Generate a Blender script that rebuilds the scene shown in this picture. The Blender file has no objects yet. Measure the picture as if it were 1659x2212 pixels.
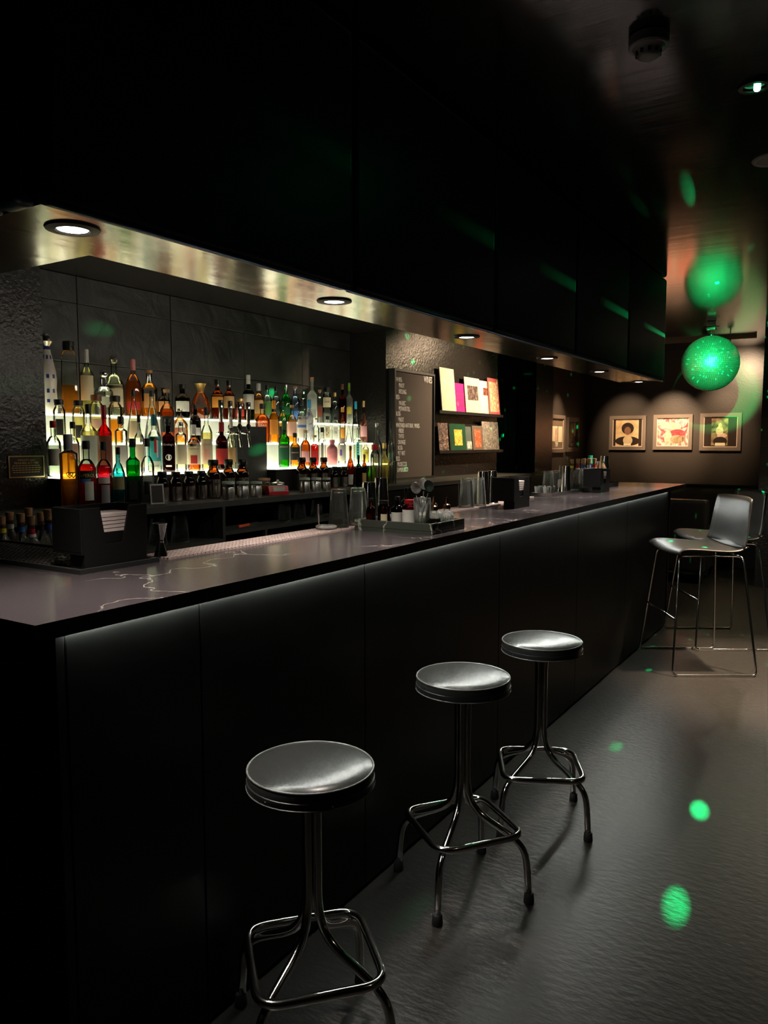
import bpy, bmesh, math, random
from mathutils import Vector, Matrix
random.seed(7)
SC = bpy.context.scene
COL = SC.collection

# ------------------------------------------------------------------ camera
W, HH = 1659, 2212
F = 1660.0
CX, CY, HZ, EYE = W/2, HH/2, 957.0, 1.5
PITCH = math.atan((CY-HZ)/F)
YAW = math.atan((1886-CX)/(F/math.cos(PITCH)))
_f0 = Vector((-math.sin(YAW), math.cos(YAW), 0))
RIGHT = Vector((math.cos(YAW), math.sin(YAW), 0))
FWD = _f0*math.cos(PITCH) + Vector((0, 0, -math.sin(PITCH)))
UP = RIGHT.cross(FWD)
CAM = Vector((0, 0, EYE))
cd = bpy.data.cameras.new('camera'); cam = bpy.data.objects.new('camera', cd); COL.objects.link(cam)
cd.sensor_fit = 'HORIZONTAL'; cd.sensor_width = 36; cd.lens = 36*F/W; cd.clip_start = 0.05
cam.matrix_world = Matrix(((RIGHT.x, UP.x, -FWD.x, CAM.x), (RIGHT.y, UP.y, -FWD.y, CAM.y), (RIGHT.z, UP.z, -FWD.z, CAM.z), (0, 0, 0, 1)))
SC.camera = cam

# ------------------------------------------------------------------ world, exposure
wd = bpy.data.worlds.new('world'); SC.world = wd; wd.use_nodes = True
wd.node_tree.nodes['Background'].inputs[0].default_value = (0.55, 0.7, 1, 1)
wd.node_tree.nodes['Background'].inputs[1].default_value = 0.0
vs = SC.view_settings
vs.view_transform = 'Standard'; vs.look = 'None'; vs.gamma = 1; vs.use_curve_mapping = False; vs.exposure = 0.25
cy = SC.cycles
cy.max_bounces = 9; cy.diffuse_bounces = 3; cy.glossy_bounces = 4; cy.transmission_bounces = 8
cy.transparent_max_bounces = 14; cy.sample_clamp_indirect = 3.0; cy.caustics_reflective = False; cy.caustics_refractive = False
cy.use_denoising = True

P_DOWN = 80.0      # downlights in the canopy
P_SHELF = .85      # lit shelves (emission)
P_LED = 9.0        # strip below the counter
P_PICT = 130.0      # picture spots
P_MAG = 250.0       # magazine spot
P_RAKE = 30.0     # spotlight that rakes down the floor
P_FLOOR = 1500.0    # ceiling downlights over the chairs
P_GREEN = 2600.0    # green projector on the mirror ball
P_DOTS = 420.0     # added lamp standing in for the mirror ball's thrown dots
P_WASH = 110.0
GOBO = 1.3

# ------------------------------------------------------------------ photo pixel -> place helpers
def ray(x, y): return FWD + RIGHT*((x-CX)/F) + UP*((CY-y)/F)
def onz(x, y, z): r = ray(x, y); return CAM + r*((z-EYE)/r.z)
def onx(x, y, X): r = ray(x, y); return CAM + r*(X/r.x)
def ony(x, y, Y): r = ray(x, y); return CAM + r*(Y/r.y)
def depth(p): return (Vector(p)-CAM).dot(FWD)

# ------------------------------------------------------------------ materials
MATS = {}
def nt(name):
    m = bpy.data.materials.new(name); m.use_nodes = True; MATS[name] = m
    n = m.node_tree.nodes; return m, n, m.node_tree.links, n['Principled BSDF']
def mat(name, col, rough=.5, metal=0, spec=.5, trans=0, ior=1.45, emit=None, es=0, coat=0, bump=None, bscale=60, var=0, vscale=8):
    if name in MATS: return MATS[name]
    m, n, l, b = nt(name)
    b.inputs['Base Color'].default_value = (*col, 1); b.inputs['Roughness'].default_value = rough
    b.inputs['Metallic'].default_value = metal; b.inputs['Specular IOR Level'].default_value = spec
    b.inputs['Transmission Weight'].default_value = trans; b.inputs['IOR'].default_value = ior
    b.inputs['Coat Weight'].default_value = coat; b.inputs['Coat Roughness'].default_value = .08
    if emit: b.inputs['Emission Color'].default_value = (*emit, 1); b.inputs['Emission Strength'].default_value = es
    if bump or var:
        tc = n.new('ShaderNodeTexCoord')
    if bump:
        no = n.new('ShaderNodeTexNoise'); no.inputs['Scale'].default_value = bscale; no.inputs['Detail'].default_value = 5
        bp = n.new('ShaderNodeBump'); bp.inputs['Strength'].default_value = bump; bp.inputs['Distance'].default_value = .01
        l.new(tc.outputs['Object'], no.inputs['Vector']); l.new(no.outputs['Fac'], bp.inputs['Height']); l.new(bp.outputs['Normal'], b.inputs['Normal'])
    if var:
        no = n.new('ShaderNodeTexNoise'); no.inputs['Scale'].default_value = vscale; no.inputs['Detail'].default_value = 6
        cr = n.new('ShaderNodeValToRGB')
        cr.color_ramp.elements[0].position = .3; cr.color_ramp.elements[1].position = .72
        cr.color_ramp.elements[0].color = (*[c*(1-var) for c in col], 1); cr.color_ramp.elements[1].color = (*[min(1, c*(1+var)) for c in col], 1)
        l.new(tc.outputs['Object'], no.inputs['Vector']); l.new(no.outputs['Fac'], cr.inputs['Fac']); l.new(cr.outputs['Color'], b.inputs['Base Color'])
    return m
def thin_glass(name, tint, rough=.02, ior=1.45, haze=0):
    if name in MATS: return MATS[name]
    m = bpy.data.materials.new(name); m.use_nodes = True; MATS[name] = m
    n = m.node_tree.nodes; l = m.node_tree.links; n.clear()
    o = n.new('ShaderNodeOutputMaterial'); t = n.new('ShaderNodeBsdfTransparent'); t.inputs[0].default_value = (*tint, 1)
    g = n.new('ShaderNodeBsdfGlossy'); g.inputs['Roughness'].default_value = rough
    fr = n.new('ShaderNodeFresnel'); fr.inputs['IOR'].default_value = ior
    mx = n.new('ShaderNodeMixShader'); l.new(fr.outputs[0], mx.inputs[0]); l.new(t.outputs[0], mx.inputs[1]); l.new(g.outputs[0], mx.inputs[2])
    last = mx
    if haze:
        d = n.new('ShaderNodeBsdfTranslucent'); d.inputs[0].default_value = (.9, .92, .9, 1)
        m2 = n.new('ShaderNodeMixShader'); m2.inputs[0].default_value = haze
        l.new(mx.outputs[0], m2.inputs[1]); l.new(d.outputs[0], m2.inputs[2]); last = m2
    l.new(last.outputs[0], o.inputs[0]); return m

def streaky(name, col, rough, metal, scale, bump, spec=.5, coat=0):
    m, n, l, b = nt(name)
    b.inputs['Base Color'].default_value = (*col, 1); b.inputs['Metallic'].default_value = metal; b.inputs['Specular IOR Level'].default_value = spec
    b.inputs['Coat Weight'].default_value = coat; b.inputs['Coat Roughness'].default_value = .12
    tc = n.new('ShaderNodeTexCoord'); mp = n.new('ShaderNodeMapping'); mp.inputs['Scale'].default_value = scale
    no = n.new('ShaderNodeTexNoise'); no.inputs['Scale'].default_value = 1; no.inputs['Detail'].default_value = 6
    bp = n.new('ShaderNodeBump'); bp.inputs['Strength'].default_value = bump; bp.inputs['Distance'].default_value = .01
    l.new(tc.outputs['Object'], mp.inputs[0]); l.new(mp.outputs[0], no.inputs['Vector']); l.new(no.outputs['Fac'], bp.inputs['Height']); l.new(bp.outputs[0], b.inputs['Normal'])
    mr = n.new('ShaderNodeMapRange'); mr.inputs['To Min'].default_value = rough*.75; mr.inputs['To Max'].default_value = rough*1.3
    l.new(no.outputs['Fac'], mr.inputs['Value']); l.new(mr.outputs[0], b.inputs['Roughness'])
    return m

def stone_counter():
    m, n, l, b = nt('counter_stone')
    tc = n.new('ShaderNodeTexCoord')
    no = n.new('ShaderNodeTexNoise'); no.inputs['Scale'].default_value = 3; no.inputs['Detail'].default_value = 5
    ad = n.new('ShaderNodeMixRGB'); ad.blend_type = 'ADD'; ad.inputs[0].default_value = .55
    l.new(tc.outputs['Object'], no.inputs['Vector']); l.new(tc.outputs['Object'], ad.inputs[1]); l.new(no.outputs['Color'], ad.inputs[2])
    vo = n.new('ShaderNodeTexVoronoi'); vo.feature = 'DISTANCE_TO_EDGE'; vo.inputs['Scale'].default_value = 1.9
    l.new(ad.outputs[0], vo.inputs['Vector'])
    cr = n.new('ShaderNodeValToRGB'); e = cr.color_ramp.elements
    e[0].position = 0; e[0].color = (.30, .27, .25, 1); e[1].position = .006; e[1].color = (.036, .030, .033, 1)
    l.new(vo.outputs['Distance'], cr.inputs['Fac'])
    n2 = n.new('ShaderNodeTexNoise'); n2.inputs['Scale'].default_value = 2.2; l.new(tc.outputs['Object'], n2.inputs['Vector'])
    c2 = n.new('ShaderNodeValToRGB'); c2.color_ramp.elements[0].position = .42; c2.color_ramp.elements[1].position = .52
    l.new(n2.outputs['Fac'], c2.inputs['Fac'])
    mx = n.new('ShaderNodeMixRGB'); mx.inputs[1].default_value = (.036, .030, .033, 1)
    l.new(c2.outputs['Color'], mx.inputs[0]); l.new(cr.outputs['Color'], mx.inputs[2]); l.new(mx.outputs[0], b.inputs['Base Color'])
    b.inputs['Roughness'].default_value = .22
    return m
def marble(name, base, vein, scale):
    m, n, l, b = nt(name)
    tc = n.new('ShaderNodeTexCoord'); no = n.new('ShaderNodeTexNoise'); no.inputs['Scale'].default_value = 5; no.inputs['Detail'].default_value = 6
    ad = n.new('ShaderNodeMixRGB'); ad.blend_type = 'ADD'; ad.inputs[0].default_value = .4
    l.new(tc.outputs['Object'], no.inputs['Vector']); l.new(tc.outputs['Object'], ad.inputs[1]); l.new(no.outputs['Color'], ad.inputs[2])
    vo = n.new('ShaderNodeTexVoronoi'); vo.feature = 'DISTANCE_TO_EDGE'; vo.inputs['Scale'].default_value = scale; l.new(ad.outputs[0], vo.inputs['Vector'])
    cr = n.new('ShaderNodeValToRGB'); e = cr.color_ramp.elements; e[0].color = (*vein, 1); e[1].position = .03; e[1].color = (*base, 1)
    l.new(vo.outputs['Distance'], cr.inputs['Fac']); l.new(cr.outputs['Color'], b.inputs['Base Color']); b.inputs['Roughness'].default_value = .25
    return m
def slate():
    m, n, l, b = nt('slate_tile')
    tc = n.new('ShaderNodeTexCoord'); ge = n.new('ShaderNodeObjectInfo')
    ad = n.new('ShaderNodeVectorMath'); ad.operation = 'ADD'
    sc = n.new('ShaderNodeVectorMath'); sc.operation = 'SCALE'; sc.inputs['Scale'].default_value = 3.7
    l.new(ge.outputs['Location'], sc.inputs[0]); l.new(tc.outputs['Object'], ad.inputs[0]); l.new(sc.outputs[0], ad.inputs[1])
    no = n.new('ShaderNodeTexNoise'); no.inputs['Scale'].default_value = 4.5; no.inputs['Detail'].default_value = 9; no.inputs['Distortion'].default_value = 1.4
    l.new(ad.outputs[0], no.inputs['Vector'])
    cr = n.new('ShaderNodeValToRGB'); e = cr.color_ramp.elements
    e[0].position = .3; e[0].color = (.010, .011, .010, 1); e[1].position = .75; e[1].color = (.048, .050, .045, 1)
    l.new(no.outputs['Fac'], cr.inputs['Fac']); l.new(cr.outputs['Color'], b.inputs['Base Color'])
    bp = n.new('ShaderNodeBump'); bp.inputs['Strength'].default_value = .55; bp.inputs['Distance'].default_value = .015
    l.new(no.outputs['Fac'], bp.inputs['Height']); l.new(bp.outputs[0], b.inputs['Normal']); b.inputs['Roughness'].default_value = .42
    return m
def acrylic(name, es):
    m, n, l, b = nt(name)
    tc = n.new('ShaderNodeTexCoord'); no = n.new('ShaderNodeTexNoise'); no.inputs['Scale'].default_value = 14; no.inputs['Detail'].default_value = 4
    l.new(tc.outputs['Object'], no.inputs['Vector'])
    cr = n.new('ShaderNodeValToRGB'); e = cr.color_ramp.elements; e[0].position = .3; e[0].color = (.60, .60, .36, 1); e[1].position = .7; e[1].color = (1, .98, .70, 1)
    l.new(no.outputs['Fac'], cr.inputs['Fac']); l.new(cr.outputs['Color'], b.inputs['Emission Color']); b.inputs['Emission Strength'].default_value = es*P_SHELF
    b.inputs['Base Color'].default_value = (.7, .75, .7, 1); b.inputs['Roughness'].default_value = .2
    return m
def picture_mat(name, cols, scale, dist=2, seed=0.0):
    m, n, l, b = nt(name)
    tc = n.new('ShaderNodeTexCoord'); mp = n.new('ShaderNodeMapping'); mp.inputs['Location'].default_value = (seed, seed*1.7, seed*.6)
    no = n.new('ShaderNodeTexNoise'); no.inputs['Scale'].default_value = scale; no.inputs['Detail'].default_value = 3; no.inputs['Distortion'].default_value = dist
    l.new(tc.outputs['Object'], mp.inputs[0]); l.new(mp.outputs[0], no.inputs['Vector'])
    cr = n.new('ShaderNodeValToRGB'); el = cr.color_ramp.elements
    while len(el) < len(cols): el.new(.5)
    for i, c in enumerate(cols): el[i].position = .3+.4*i/(len(cols)-1); el[i].color = (*c, 1)
    l.new(no.outputs['Fac'], cr.inputs['Fac']); l.new(cr.outputs['Color'], b.inputs['Base Color']); b.inputs['Roughness'].default_value = .25
    return m

M_floor = streaky('dark_concrete', (.011, .0095, .008), .36, 0, (26, 52, 26), .26, .45)
M_ceil = streaky('ceiling_gloss', (.010, .009, .008), .12, 0, (2.2, 16, 8), .12, 1.0, 1.0)
M_wall = mat('black_wall', (.05, .04, .032), .38, bump=.12, bscale=45)
M_wallg = mat('black_wall_gloss', (.013, .011, .010), .25, bump=.35, bscale=60)
M_black = mat('black_matte', (.012, .012, .012), .45)
M_soffit = streaky('soffit_paint', (.40, .33, .25), .15, .9, (14, 5, 5), .10)
M_panel = mat('bar_panel', (.008, .0085, .008), .45, spec=.3, bump=.06, bscale=12, var=.4, vscale=5)
M_counter = stone_counter()
M_edge = mat('counter_edge', (.012, .011, .012), .35)
M_hood = mat('padded_leather', (.003, .024, .029), .40, spec=.3, bump=.05, bscale=9)
M_chrome = mat('chrome', (.75, .74, .72), .12, 1)
M_steel = mat('brushed_steel', (.62, .61, .6), .24, 1)
M_vinyl = mat('black_vinyl', (.020, .0205, .020), .27, spec=.4, bump=.12, bscale=12)
M_rubber = mat('black_rubber', (.01, .01, .01), .6)
M_slate = slate(); M_acr = acrylic('lit_acrylic', 5.0)
M_glass = thin_glass('clear_glass', (.94, .96, .95), .03, 1.6, .11)
M_white = mat('white_plastic', (.75, .76, .74), .4)
M_plast = mat('black_plastic', (.006, .006, .006), .4, spec=.3)
M_cork = mat('cork', (.48, .27, .13), .8, var=.25, vscale=90)
M_shelfw = mat('shelf_laminate', (.040, .043, .040), .5, var=.25, vscale=14)
M_inner = mat('cabinet_inside', (.005, .005, .005), .6)
M_frame = mat('frame_wood', (.17, .13, .10), .4)
M_paper = mat('paper', (.5, .42, .40), .8)
M_ink = mat('ink', (.03, .03, .03), .6)
M_txt = mat('letter_white', (.95, .94, .90), .6)

# ------------------------------------------------------------------ mesh helpers
def link(name, me, m, parent=None, loc=None, smooth=False):
    o = bpy.data.objects.new(name, me); COL.objects.link(o)
    if m is not None and len(me.materials) == 0: me.materials.append(m)
    if parent is not None: o.parent = parent
    if loc is not None: o.location = loc
    if smooth:
        for p in me.polygons: p.use_smooth = True
    return o
def tag(o, label=None, cat=None, group=None, kind=None):
    if label: o['label'] = label
    if cat: o['category'] = cat
    if group: o['group'] = group
    if kind: o['kind'] = kind
    return o
def thing(name, label, cat, loc=(0, 0, 0), rz=0, group=None):
    o = bpy.data.objects.new(name, None); COL.objects.link(o); o.location = loc; o.rotation_euler = (0, 0, rz); o.empty_display_size = .05
    return tag(o, label, cat, group)
def struct(o): o['kind'] = 'structure'; return o
def copy_tree(o, parent=None):
    c = o.copy(); COL.objects.link(c); c.parent = parent
    for ch in [k for k in COL.objects if k.parent == o]: copy_tree(ch, c)
    return c
def pyd(name, v, f):
    me = bpy.data.meshes.new(name); me.from_pydata([tuple(a) for a in v], [], f); me.update(); return me
def box_me(name, lo, hi, bevel=0, seg=2):
    bm = bmesh.new(); bmesh.ops.create_cube(bm, size=1)
    for v in bm.verts:
        v.co = Vector([(lo[i]+hi[i])/2 + v.co[i]*(hi[i]-lo[i]) for i in range(3)])
    if bevel: bmesh.ops.bevel(bm, geom=bm.edges[:], offset=bevel, segments=seg, profile=.6, affect='EDGES')
    me = bpy.data.meshes.new(name); bm.to_mesh(me); bm.free(); return me
def box(name, lo, hi, m, parent=None, bevel=0, seg=2, smooth=False):
    lo2 = [min(a, b) for a, b in zip(lo, hi)]; hi2 = [max(a, b) for a, b in zip(lo, hi)]
    return link(name, box_me(name, lo2, hi2, bevel, seg), m, parent, smooth=smooth)
def section(th, n, ):
    c, s = math.cos(th), math.sin(th)
    if n == 2: return c, s
    k = (abs(c)**n + abs(s)**n)**(-1/n); return c*k, s*k
def lathe_me(name, prof, seg=24, n=2, squash=1, cap0=True, cap1=True, rot=0):
    v, f = [], []
    for r, z in prof:
        for i in range(seg):
            x, y = section(2*math.pi*i/seg + (0 if n == 2 else math.pi/seg*0), n)
            x, y = x*r*squash, y*r
            v.append((x*math.cos(rot)-y*math.sin(rot), x*math.sin(rot)+y*math.cos(rot), z))
    for j in range(len(prof)-1):
        for i in range(seg):
            a, b = j*seg+i, j*seg+(i+1) % seg
            f.append((a, b, b+seg, a+seg))
    if cap0 and prof[0][0] > 1e-5: f.append(tuple(range(seg-1, -1, -1)))
    if cap1 and prof[-1][0] > 1e-5: f.append(tuple(range((len(prof)-1)*seg, len(prof)*seg)))
    return pyd(name, v, f)
def lathe(name, prof, m, parent=None, seg=24, n=2, loc=None, squash=1, cap0=True, cap1=True, rot=0, flat_angle=40):
    me = lathe_me(name, prof, seg, n, squash, cap0, cap1, rot)
    o = link(name, me, m, parent, loc)
    for p in me.polygons: p.use_smooth = len(p.vertices) == 4
    try: me.set_sharp_from_angle(angle=math.radians(flat_angle))
    except Exception: pass
    return o
def smooth_path(pts, r=.03, k=5, closed=False):
    pts = [Vector(p) for p in pts]; out = []; n = len(pts)
    for i in range(n):
        if not closed and i in (0, n-1): out.append(pts[i]); continue
        a, b, c = pts[i-1], pts[i], pts[(i+1) % n]
        d1 = min(r, (a-b).length*.49); d2 = min(r, (c-b).length*.49)
        p, q = b+(a-b).normalized()*d1, b+(c-b).normalized()*d2
        for j in range(k+1):
            t = j/k; out.append(p*(1-t)**2 + b*2*t*(1-t) + q*t*t)
    return out
def tube_me(name, path, r, seg=10, closed=False, radii=None):
    path = [Vector(p) for p in path]; n = len(path); v, f = [], []
    t0 = (path[1]-path[0]).normalized(); up = Vector((0, 0, 1)) if abs(t0.z) < .9 else Vector((1, 0, 0))
    u = t0.cross(up).normalized()
    for i in range(n):
        a = path[i-1] if (i > 0 or closed) else path[i]; b = path[(i+1) % n] if (i < n-1 or closed) else path[i]
        t = (b-a).normalized(); u = (u - t*u.dot(t)).normalized(); w = t.cross(u)
        rr = radii[i] if radii else r
        for j in range(seg):
            th = 2*math.pi*j/seg; v.append(path[i] + (u*math.cos(th)+w*math.sin(th))*rr)
    for i in range(n if closed else n-1):
        for j in range(seg):
            a = i*seg+j; b = i*seg+(j+1) % seg; c = ((i+1) % n)*seg+(j+1) % seg; d = ((i+1) % n)*seg+j
            f.append((a, b, c, d))
    if not closed:
        f.append(tuple(range(seg-1, -1, -1))); f.append(tuple(range((n-1)*seg, n*seg)))
    return pyd(name, v, f)
def tube(name, path, r, m, parent=None, seg=10, closed=False, radii=None):
    return link(name, tube_me(name, path, r, seg, closed, radii), m, parent, smooth=True)
def extrude_poly(name, poly, x0, x1, m, parent=None, axis='x'):
    """poly of (a,b) extruded along axis: 'x' -> (x,a,b)"""
    n = len(poly); v = []
    for X in (x0, x1):
        for a, b in poly:
            v.append((X, a, b) if axis == 'x' else (a, X, b) if axis == 'y' else (a, b, X))
    f = [tuple(range(n)), tuple(range(2*n-1, n-1, -1))] + [(i, i+n, (i+1) % n+n, (i+1) % n) for i in range(n)]
    me = pyd(name, v, f); bm = bmesh.new(); bm.from_mesh(me); bmesh.ops.recalc_face_normals(bm, faces=bm.faces); bm.to_mesh(me); bm.free()
    return link(name, me, m, parent)
_txt = {}
def text_me(s, size, xs=1.0, ext=.0, align='LEFT'):
    key = (s, size, xs, ext, align)
    cu = bpy.data.curves.new('t', 'FONT'); cu.body = s; cu.size = size; cu.extrude = ext; cu.align_x = align; cu.resolution_u = 2
    o = bpy.data.objects.new('t', cu); COL.objects.link(o)
    dg = bpy.context.evaluated_depsgraph_get(); me = bpy.data.meshes.new_from_object(o.evaluated_get(dg))
    bpy.data.objects.remove(o); bpy.data.curves.remove(cu)
    me.materials.clear()
    for v in me.vertices: v.co.x *= xs
    return me
def wall_text(s, y, z, X, size, xs, m, parent, align='LEFT', ext=.0015):
    """lettering on a face that looks towards +X"""
    me = text_me(s, size, xs, ext, align)
    for v in me.vertices: v.co = Vector((X+ext+v.co.z, y+v.co.x, z+v.co.y))
    return link('lettering', me, m, parent)
def light(kind, name, loc, energy, col, target=None, size=math.radians(60), blend=.4, rad=.03, parent=None):
    ld = bpy.data.lights.new(name, kind); ld.energy = energy; ld.color = col
    o = bpy.data.objects.new(name, ld); COL.objects.link(o); o.location = loc
    if kind == 'SPOT': ld.spot_size = size; ld.spot_blend = blend
    if kind in ('SPOT', 'POINT'): ld.shadow_soft_size = rad
    if target is not None: o.rotation_euler = (Vector(target)-Vector(loc)).to_track_quat('-Z', 'Y').to_euler()
    if parent is not None: o.parent = parent
    return o

# ================================================================== STRUCTURE
ZC = 2.70          # ceiling
ZS = 1.96          # canopy soffit
XH = -1.33         # canopy front
Y0, Y1 = .92, 5.98 # canopy ends
XW = -3.26         # left wall face
XT = -3.60         # tiled niche back
ZR = 2.38          # recess ceiling
YF = 10.6          # far wall
struct(box('floor', (-6, -3, -.1), (4, 11.2, 0), M_floor))
struct(box('ceiling', (-6, -3, ZC), (4, 11.2, ZC+.1), M_ceil))
struct(box('wall_back', (-6, YF, 0), (4, YF+.2, ZC), M_wall))
struct(box('wall_right', (3.2, -3, 0), (3.4, YF, ZC), M_wall))
struct(box('wall_front', (-6, -2.4, 0), (4, -2.2, ZC), M_wall))
xq = ony(1645, 900, 8.8).x
struct(box('wall_corner', (xq, 8.8, 0), (3.2, YF, ZC), M_wallg))
struct(box('wall_left', (-3.9, -2.2, 0), (XW, 2.2, ZC), M_wallg))
struct(box('wall_niche', (-3.9, 2.2, 0), (XT-.012, 5.17, ZC), M_black))
XL = -3.377
struct(box('wall_menu', (-3.9, 5.17, 0), (XW, 7.30, ZC), M_wallg))
struct(box('wall_pillar', (-3.9, 8.37, 0), (XW, 8.92, ZC), M_wallg))
struct(box('wall_left_far', (-3.9, 8.92, 0), (XL, YF, ZC), M_wall))
struct(box('wall_left_recess', (-4.6, 7.3, 0), (-4.4, 8.37, ZC), M_black))
# recess ceiling over the bottles
struct(box('trim_1', (XT-.012, Y0+.33, ZR), (-1.652, 5.17, ZR+.03), M_wallg))
# slate tiles on the niche wall
zrows = [2.236+.31, 2.236, 1.927, 1.617, 1.307, 1.0]
tileme = {}
wn = bpy.data.objects['wall_niche']
ys = [2.2, 2.64, 3.285, 3.925, 4.55, 5.17]
for i in range(len(zrows)-1):
    for j in range(len(ys)-1):
        y0, y1 = ys[j]+.002, ys[j+1]-.002; z1, z0 = min(zrows[i], ZR)-.002, zrows[i+1]+.002
        o = link('tile', box_me('tile', (-.006, -(y1-y0)/2, -(z1-z0)/2), (.006, (y1-y0)/2, (z1-z0)/2), .0015, 1), M_slate, wn, (XT-.006+random.uniform(-.0015, .0015), (y0+y1)/2, (z0+z1)/2))
# dark curtain across the doorway beyond the menu wall
bm_v, bm_f = [], []
for i in range(61):
    y = 7.3+1.07*i/60; x = -3.5+.035*math.sin(i*1.05)+.012*math.sin(i*2.7)
    bm_v += [(x, y, .02), (x, y, ZC-.01)]
    if i: a = 2*i; bm_f.append((a-2, a, a+1, a-1))
M_curt = mat('curtain_cloth', (.012, .02, .015), .3)
cu = link('curtain', pyd('curtain', bm_v, bm_f), M_curt, smooth=True); tag(cu, 'black pleated curtain filling the doorway past the wine board', 'curtain')
cu.modifiers.new('s', 'SOLIDIFY').thickness = .006

# ================================================================== CANOPY
can = thing('bar_canopy', 'dark padded leather canopy hanging from the ceiling over the bar', 'canopy', (0, 0, 0))
box('soffit', (-1.652, Y0+.02, ZS), (XH-.02, Y1-.02, ZS+.03), M_soffit, can)
box('soffit', (XW, Y0+.02, ZS), (-1.652, Y0+.33, ZS+.03), M_soffit, can)
pan = box_me('padded_panel', (-.03, -.495, 0), (.03, .495, ZC-ZS-.004), .028, 5)
ym = [0.92, 1.94, 2.95, 3.96, 4.97, 5.98]
for i in range(5):
    a, b = ym[i], ym[i+1]
    o = link('padded_panel', box_me('padded_panel', (-.03, -(b-a)/2+.0015, 0), (.03, (b-a)/2-.0015, ZC-ZS-.002), .026, 5), M_hood, can, (XH-.03, (a+b)/2, ZS-.004), smooth=True)
tube('edge_highlight', [(XH-.012, Y0+.01, ZS-.004), (XH-.012, Y1-.01, ZS-.004)], .006, mat('blue_edge_glint', (.22, .32, .55), .3, .9), can, 8)  # blue tube drawn for the bluish light caught along the hood's bottom edge
for (xa, xb) in ((-1.39, -1.49), (-1.49, -2.4), (-2.4, -3.25)):
    link('end_panel', box_me('end_panel', (min(xa, xb)+.002, Y0-.03, ZS-.004), (max(xa, xb)-.002, Y0+.03, ZC-.002), .026, 5), M_hood, can, smooth=True)
link('end_panel', box_me('end_panel', (-1.652, Y1-.03, ZS-.004), (-1.392, Y1, ZC-.002), .014, 4), M_hood, can, smooth=True)
box('back_board', (-1.652, Y0+.33, ZS+.03), (-1.63, Y1-.03, ZC), M_black, can)

box('added_fill_strip', (-1.662, Y0+1.3, ZS+.04), (-1.6525, 5.05, ZS+.075), mat('fill_strip_glow', (1, 1, 1), .5, emit=(1, .90, .74), es=19), can)  # glowing strip added out of sight to light the bottle labels from the front
M_lamp = mat('lamp_glow', (1, 1, 1), .5, emit=(1, .96, .9), es=14)
M_trim = mat('lamp_trim', (.02, .018, .017), .4)
DL = [(157, 493), (722, 650), (1008, 727), (1182, 773), (1295, 802), (1380, 824)]
dl_desc = ['above the folded napkin caddy at the bar end', 'above the marble bitters tray', 'above the wine letter board end of the bar', 'above the steel drip tray', 'above the rack of corked bottles', 'at the canopy end above the bar chairs']
for (px, py), d in zip(DL, dl_desc):
    p = onz(px, py, ZS)
    t = thing('downlight', 'round black-rimmed downlight glowing white '+d, 'downlight', (p.x, p.y, ZS), 0, 'downlights in the canopy soffit')
    lathe('trim_ring', [(.034, -.003), (.036, -.006), (.056, -.004), (.058, 0), (.034, 0)], M_trim, t, 28, cap0=False, cap1=False)
    lathe('lamp', [(.034, -.0005), (.032, -.003), (.02, -.0045), (0, -.005)], M_lamp, t, 24, cap0=False)
    light('SPOT', 'downlight_beam', (0, 0, -.012), P_DOWN, (1, .9, .78), (0, 0, -1.5), math.radians(88), 1.0, .03, t)

# ================================================================== BAR COUNTER
ZT = 1.15
bar = thing('bar_cabinet', 'long black panelled bar front under the stone top', 'bar', (0, 0, 0))
XB = -1.38
kick = box('kick_plate', (XB-.04, .95, 0), (XB-.06, 6.45, .1), M_black, bar)
seams = [0.93, 0.955, 1.33, 2.06, 3.14, 4.22, 5.25, 6.49]
for a, b in zip(seams[:-1], seams[1:]):
    link('front_panel', box_me('front_panel', (XB-.02, a+.0015, .012), (XB, b-.0015, ZT-.034), .002, 1), M_panel, bar)
box('end_panel', (-3.0, .93, .0), (XB-.021, .95, ZT-.034), M_panel, bar)
box('carcass', (-1.87, .96, .0), (XB-.061, 6.45, ZT-.036), M_inner, bar)
xi = -1.90
poly = [(-1.345, .868), (-1.345, 6.98), (xi, 6.98), (xi, 1.56), (-3.02, 1.56), (-3.02, .868)]
top = extrude_poly('bar_worktop', poly, ZT-.034, ZT, None, None, axis='z'); tag(top, 'long dark grey stone bar top with thin white veins', 'worktop')
top.data.materials.append(M_counter); top.data.materials.append(M_edge)
for p in top.data.polygons: p.material_index = 0 if abs(p.normal.z) > .5 else 1
box('end_support', (-1.80, 6.86, 0), (-1.45, 6.90, ZT-.034), M_black, bar)
M_led = mat('led_strip', (1, 1, 1), .5, emit=(.95, 1, .9), es=P_LED*24)
box('led_strip', (XB+.0006, .95, ZT-.0375), (XB+.004, 6.45, ZT-.0345), M_led, bar)

# perforated service mat along the inner edge
M_mat = mat('service_mat', (.42, .33, .31), .45)
sm = thing('service_mat', 'long pale perforated drip mat along the inner bar edge', 'bar mat', (0, 0, ZT))
y0m, y1m = 1.58, 4.35; xm0, xm1 = -1.885, -1.765
box('mat_base', (xm0, y0m, 0), (xm1, y1m, .003), mat('mat_base', (.3, .23, .22), .4), sm)
nv, nf = [], []
def addbox(nv, nf, lo, hi):
    b = len(nv)
    for z in (lo[2], hi[2]):
        nv += [(lo[0], lo[1], z), (hi[0], lo[1], z), (hi[0], hi[1], z), (lo[0], hi[1], z)]
    nf += [(b+4, b+5, b+6, b+7), (b, b+1, b+5, b+4), (b+1, b+2, b+6, b+5), (b+2, b+3, b+7, b+6), (b+3, b, b+4, b+7)]
for i in range(8):
    x = xm0+.004+i*(xm1-xm0-.012)/7
    addbox(nv, nf, (x, y0m, .003), (x+.005, y1m, .008))
k = 0
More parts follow.
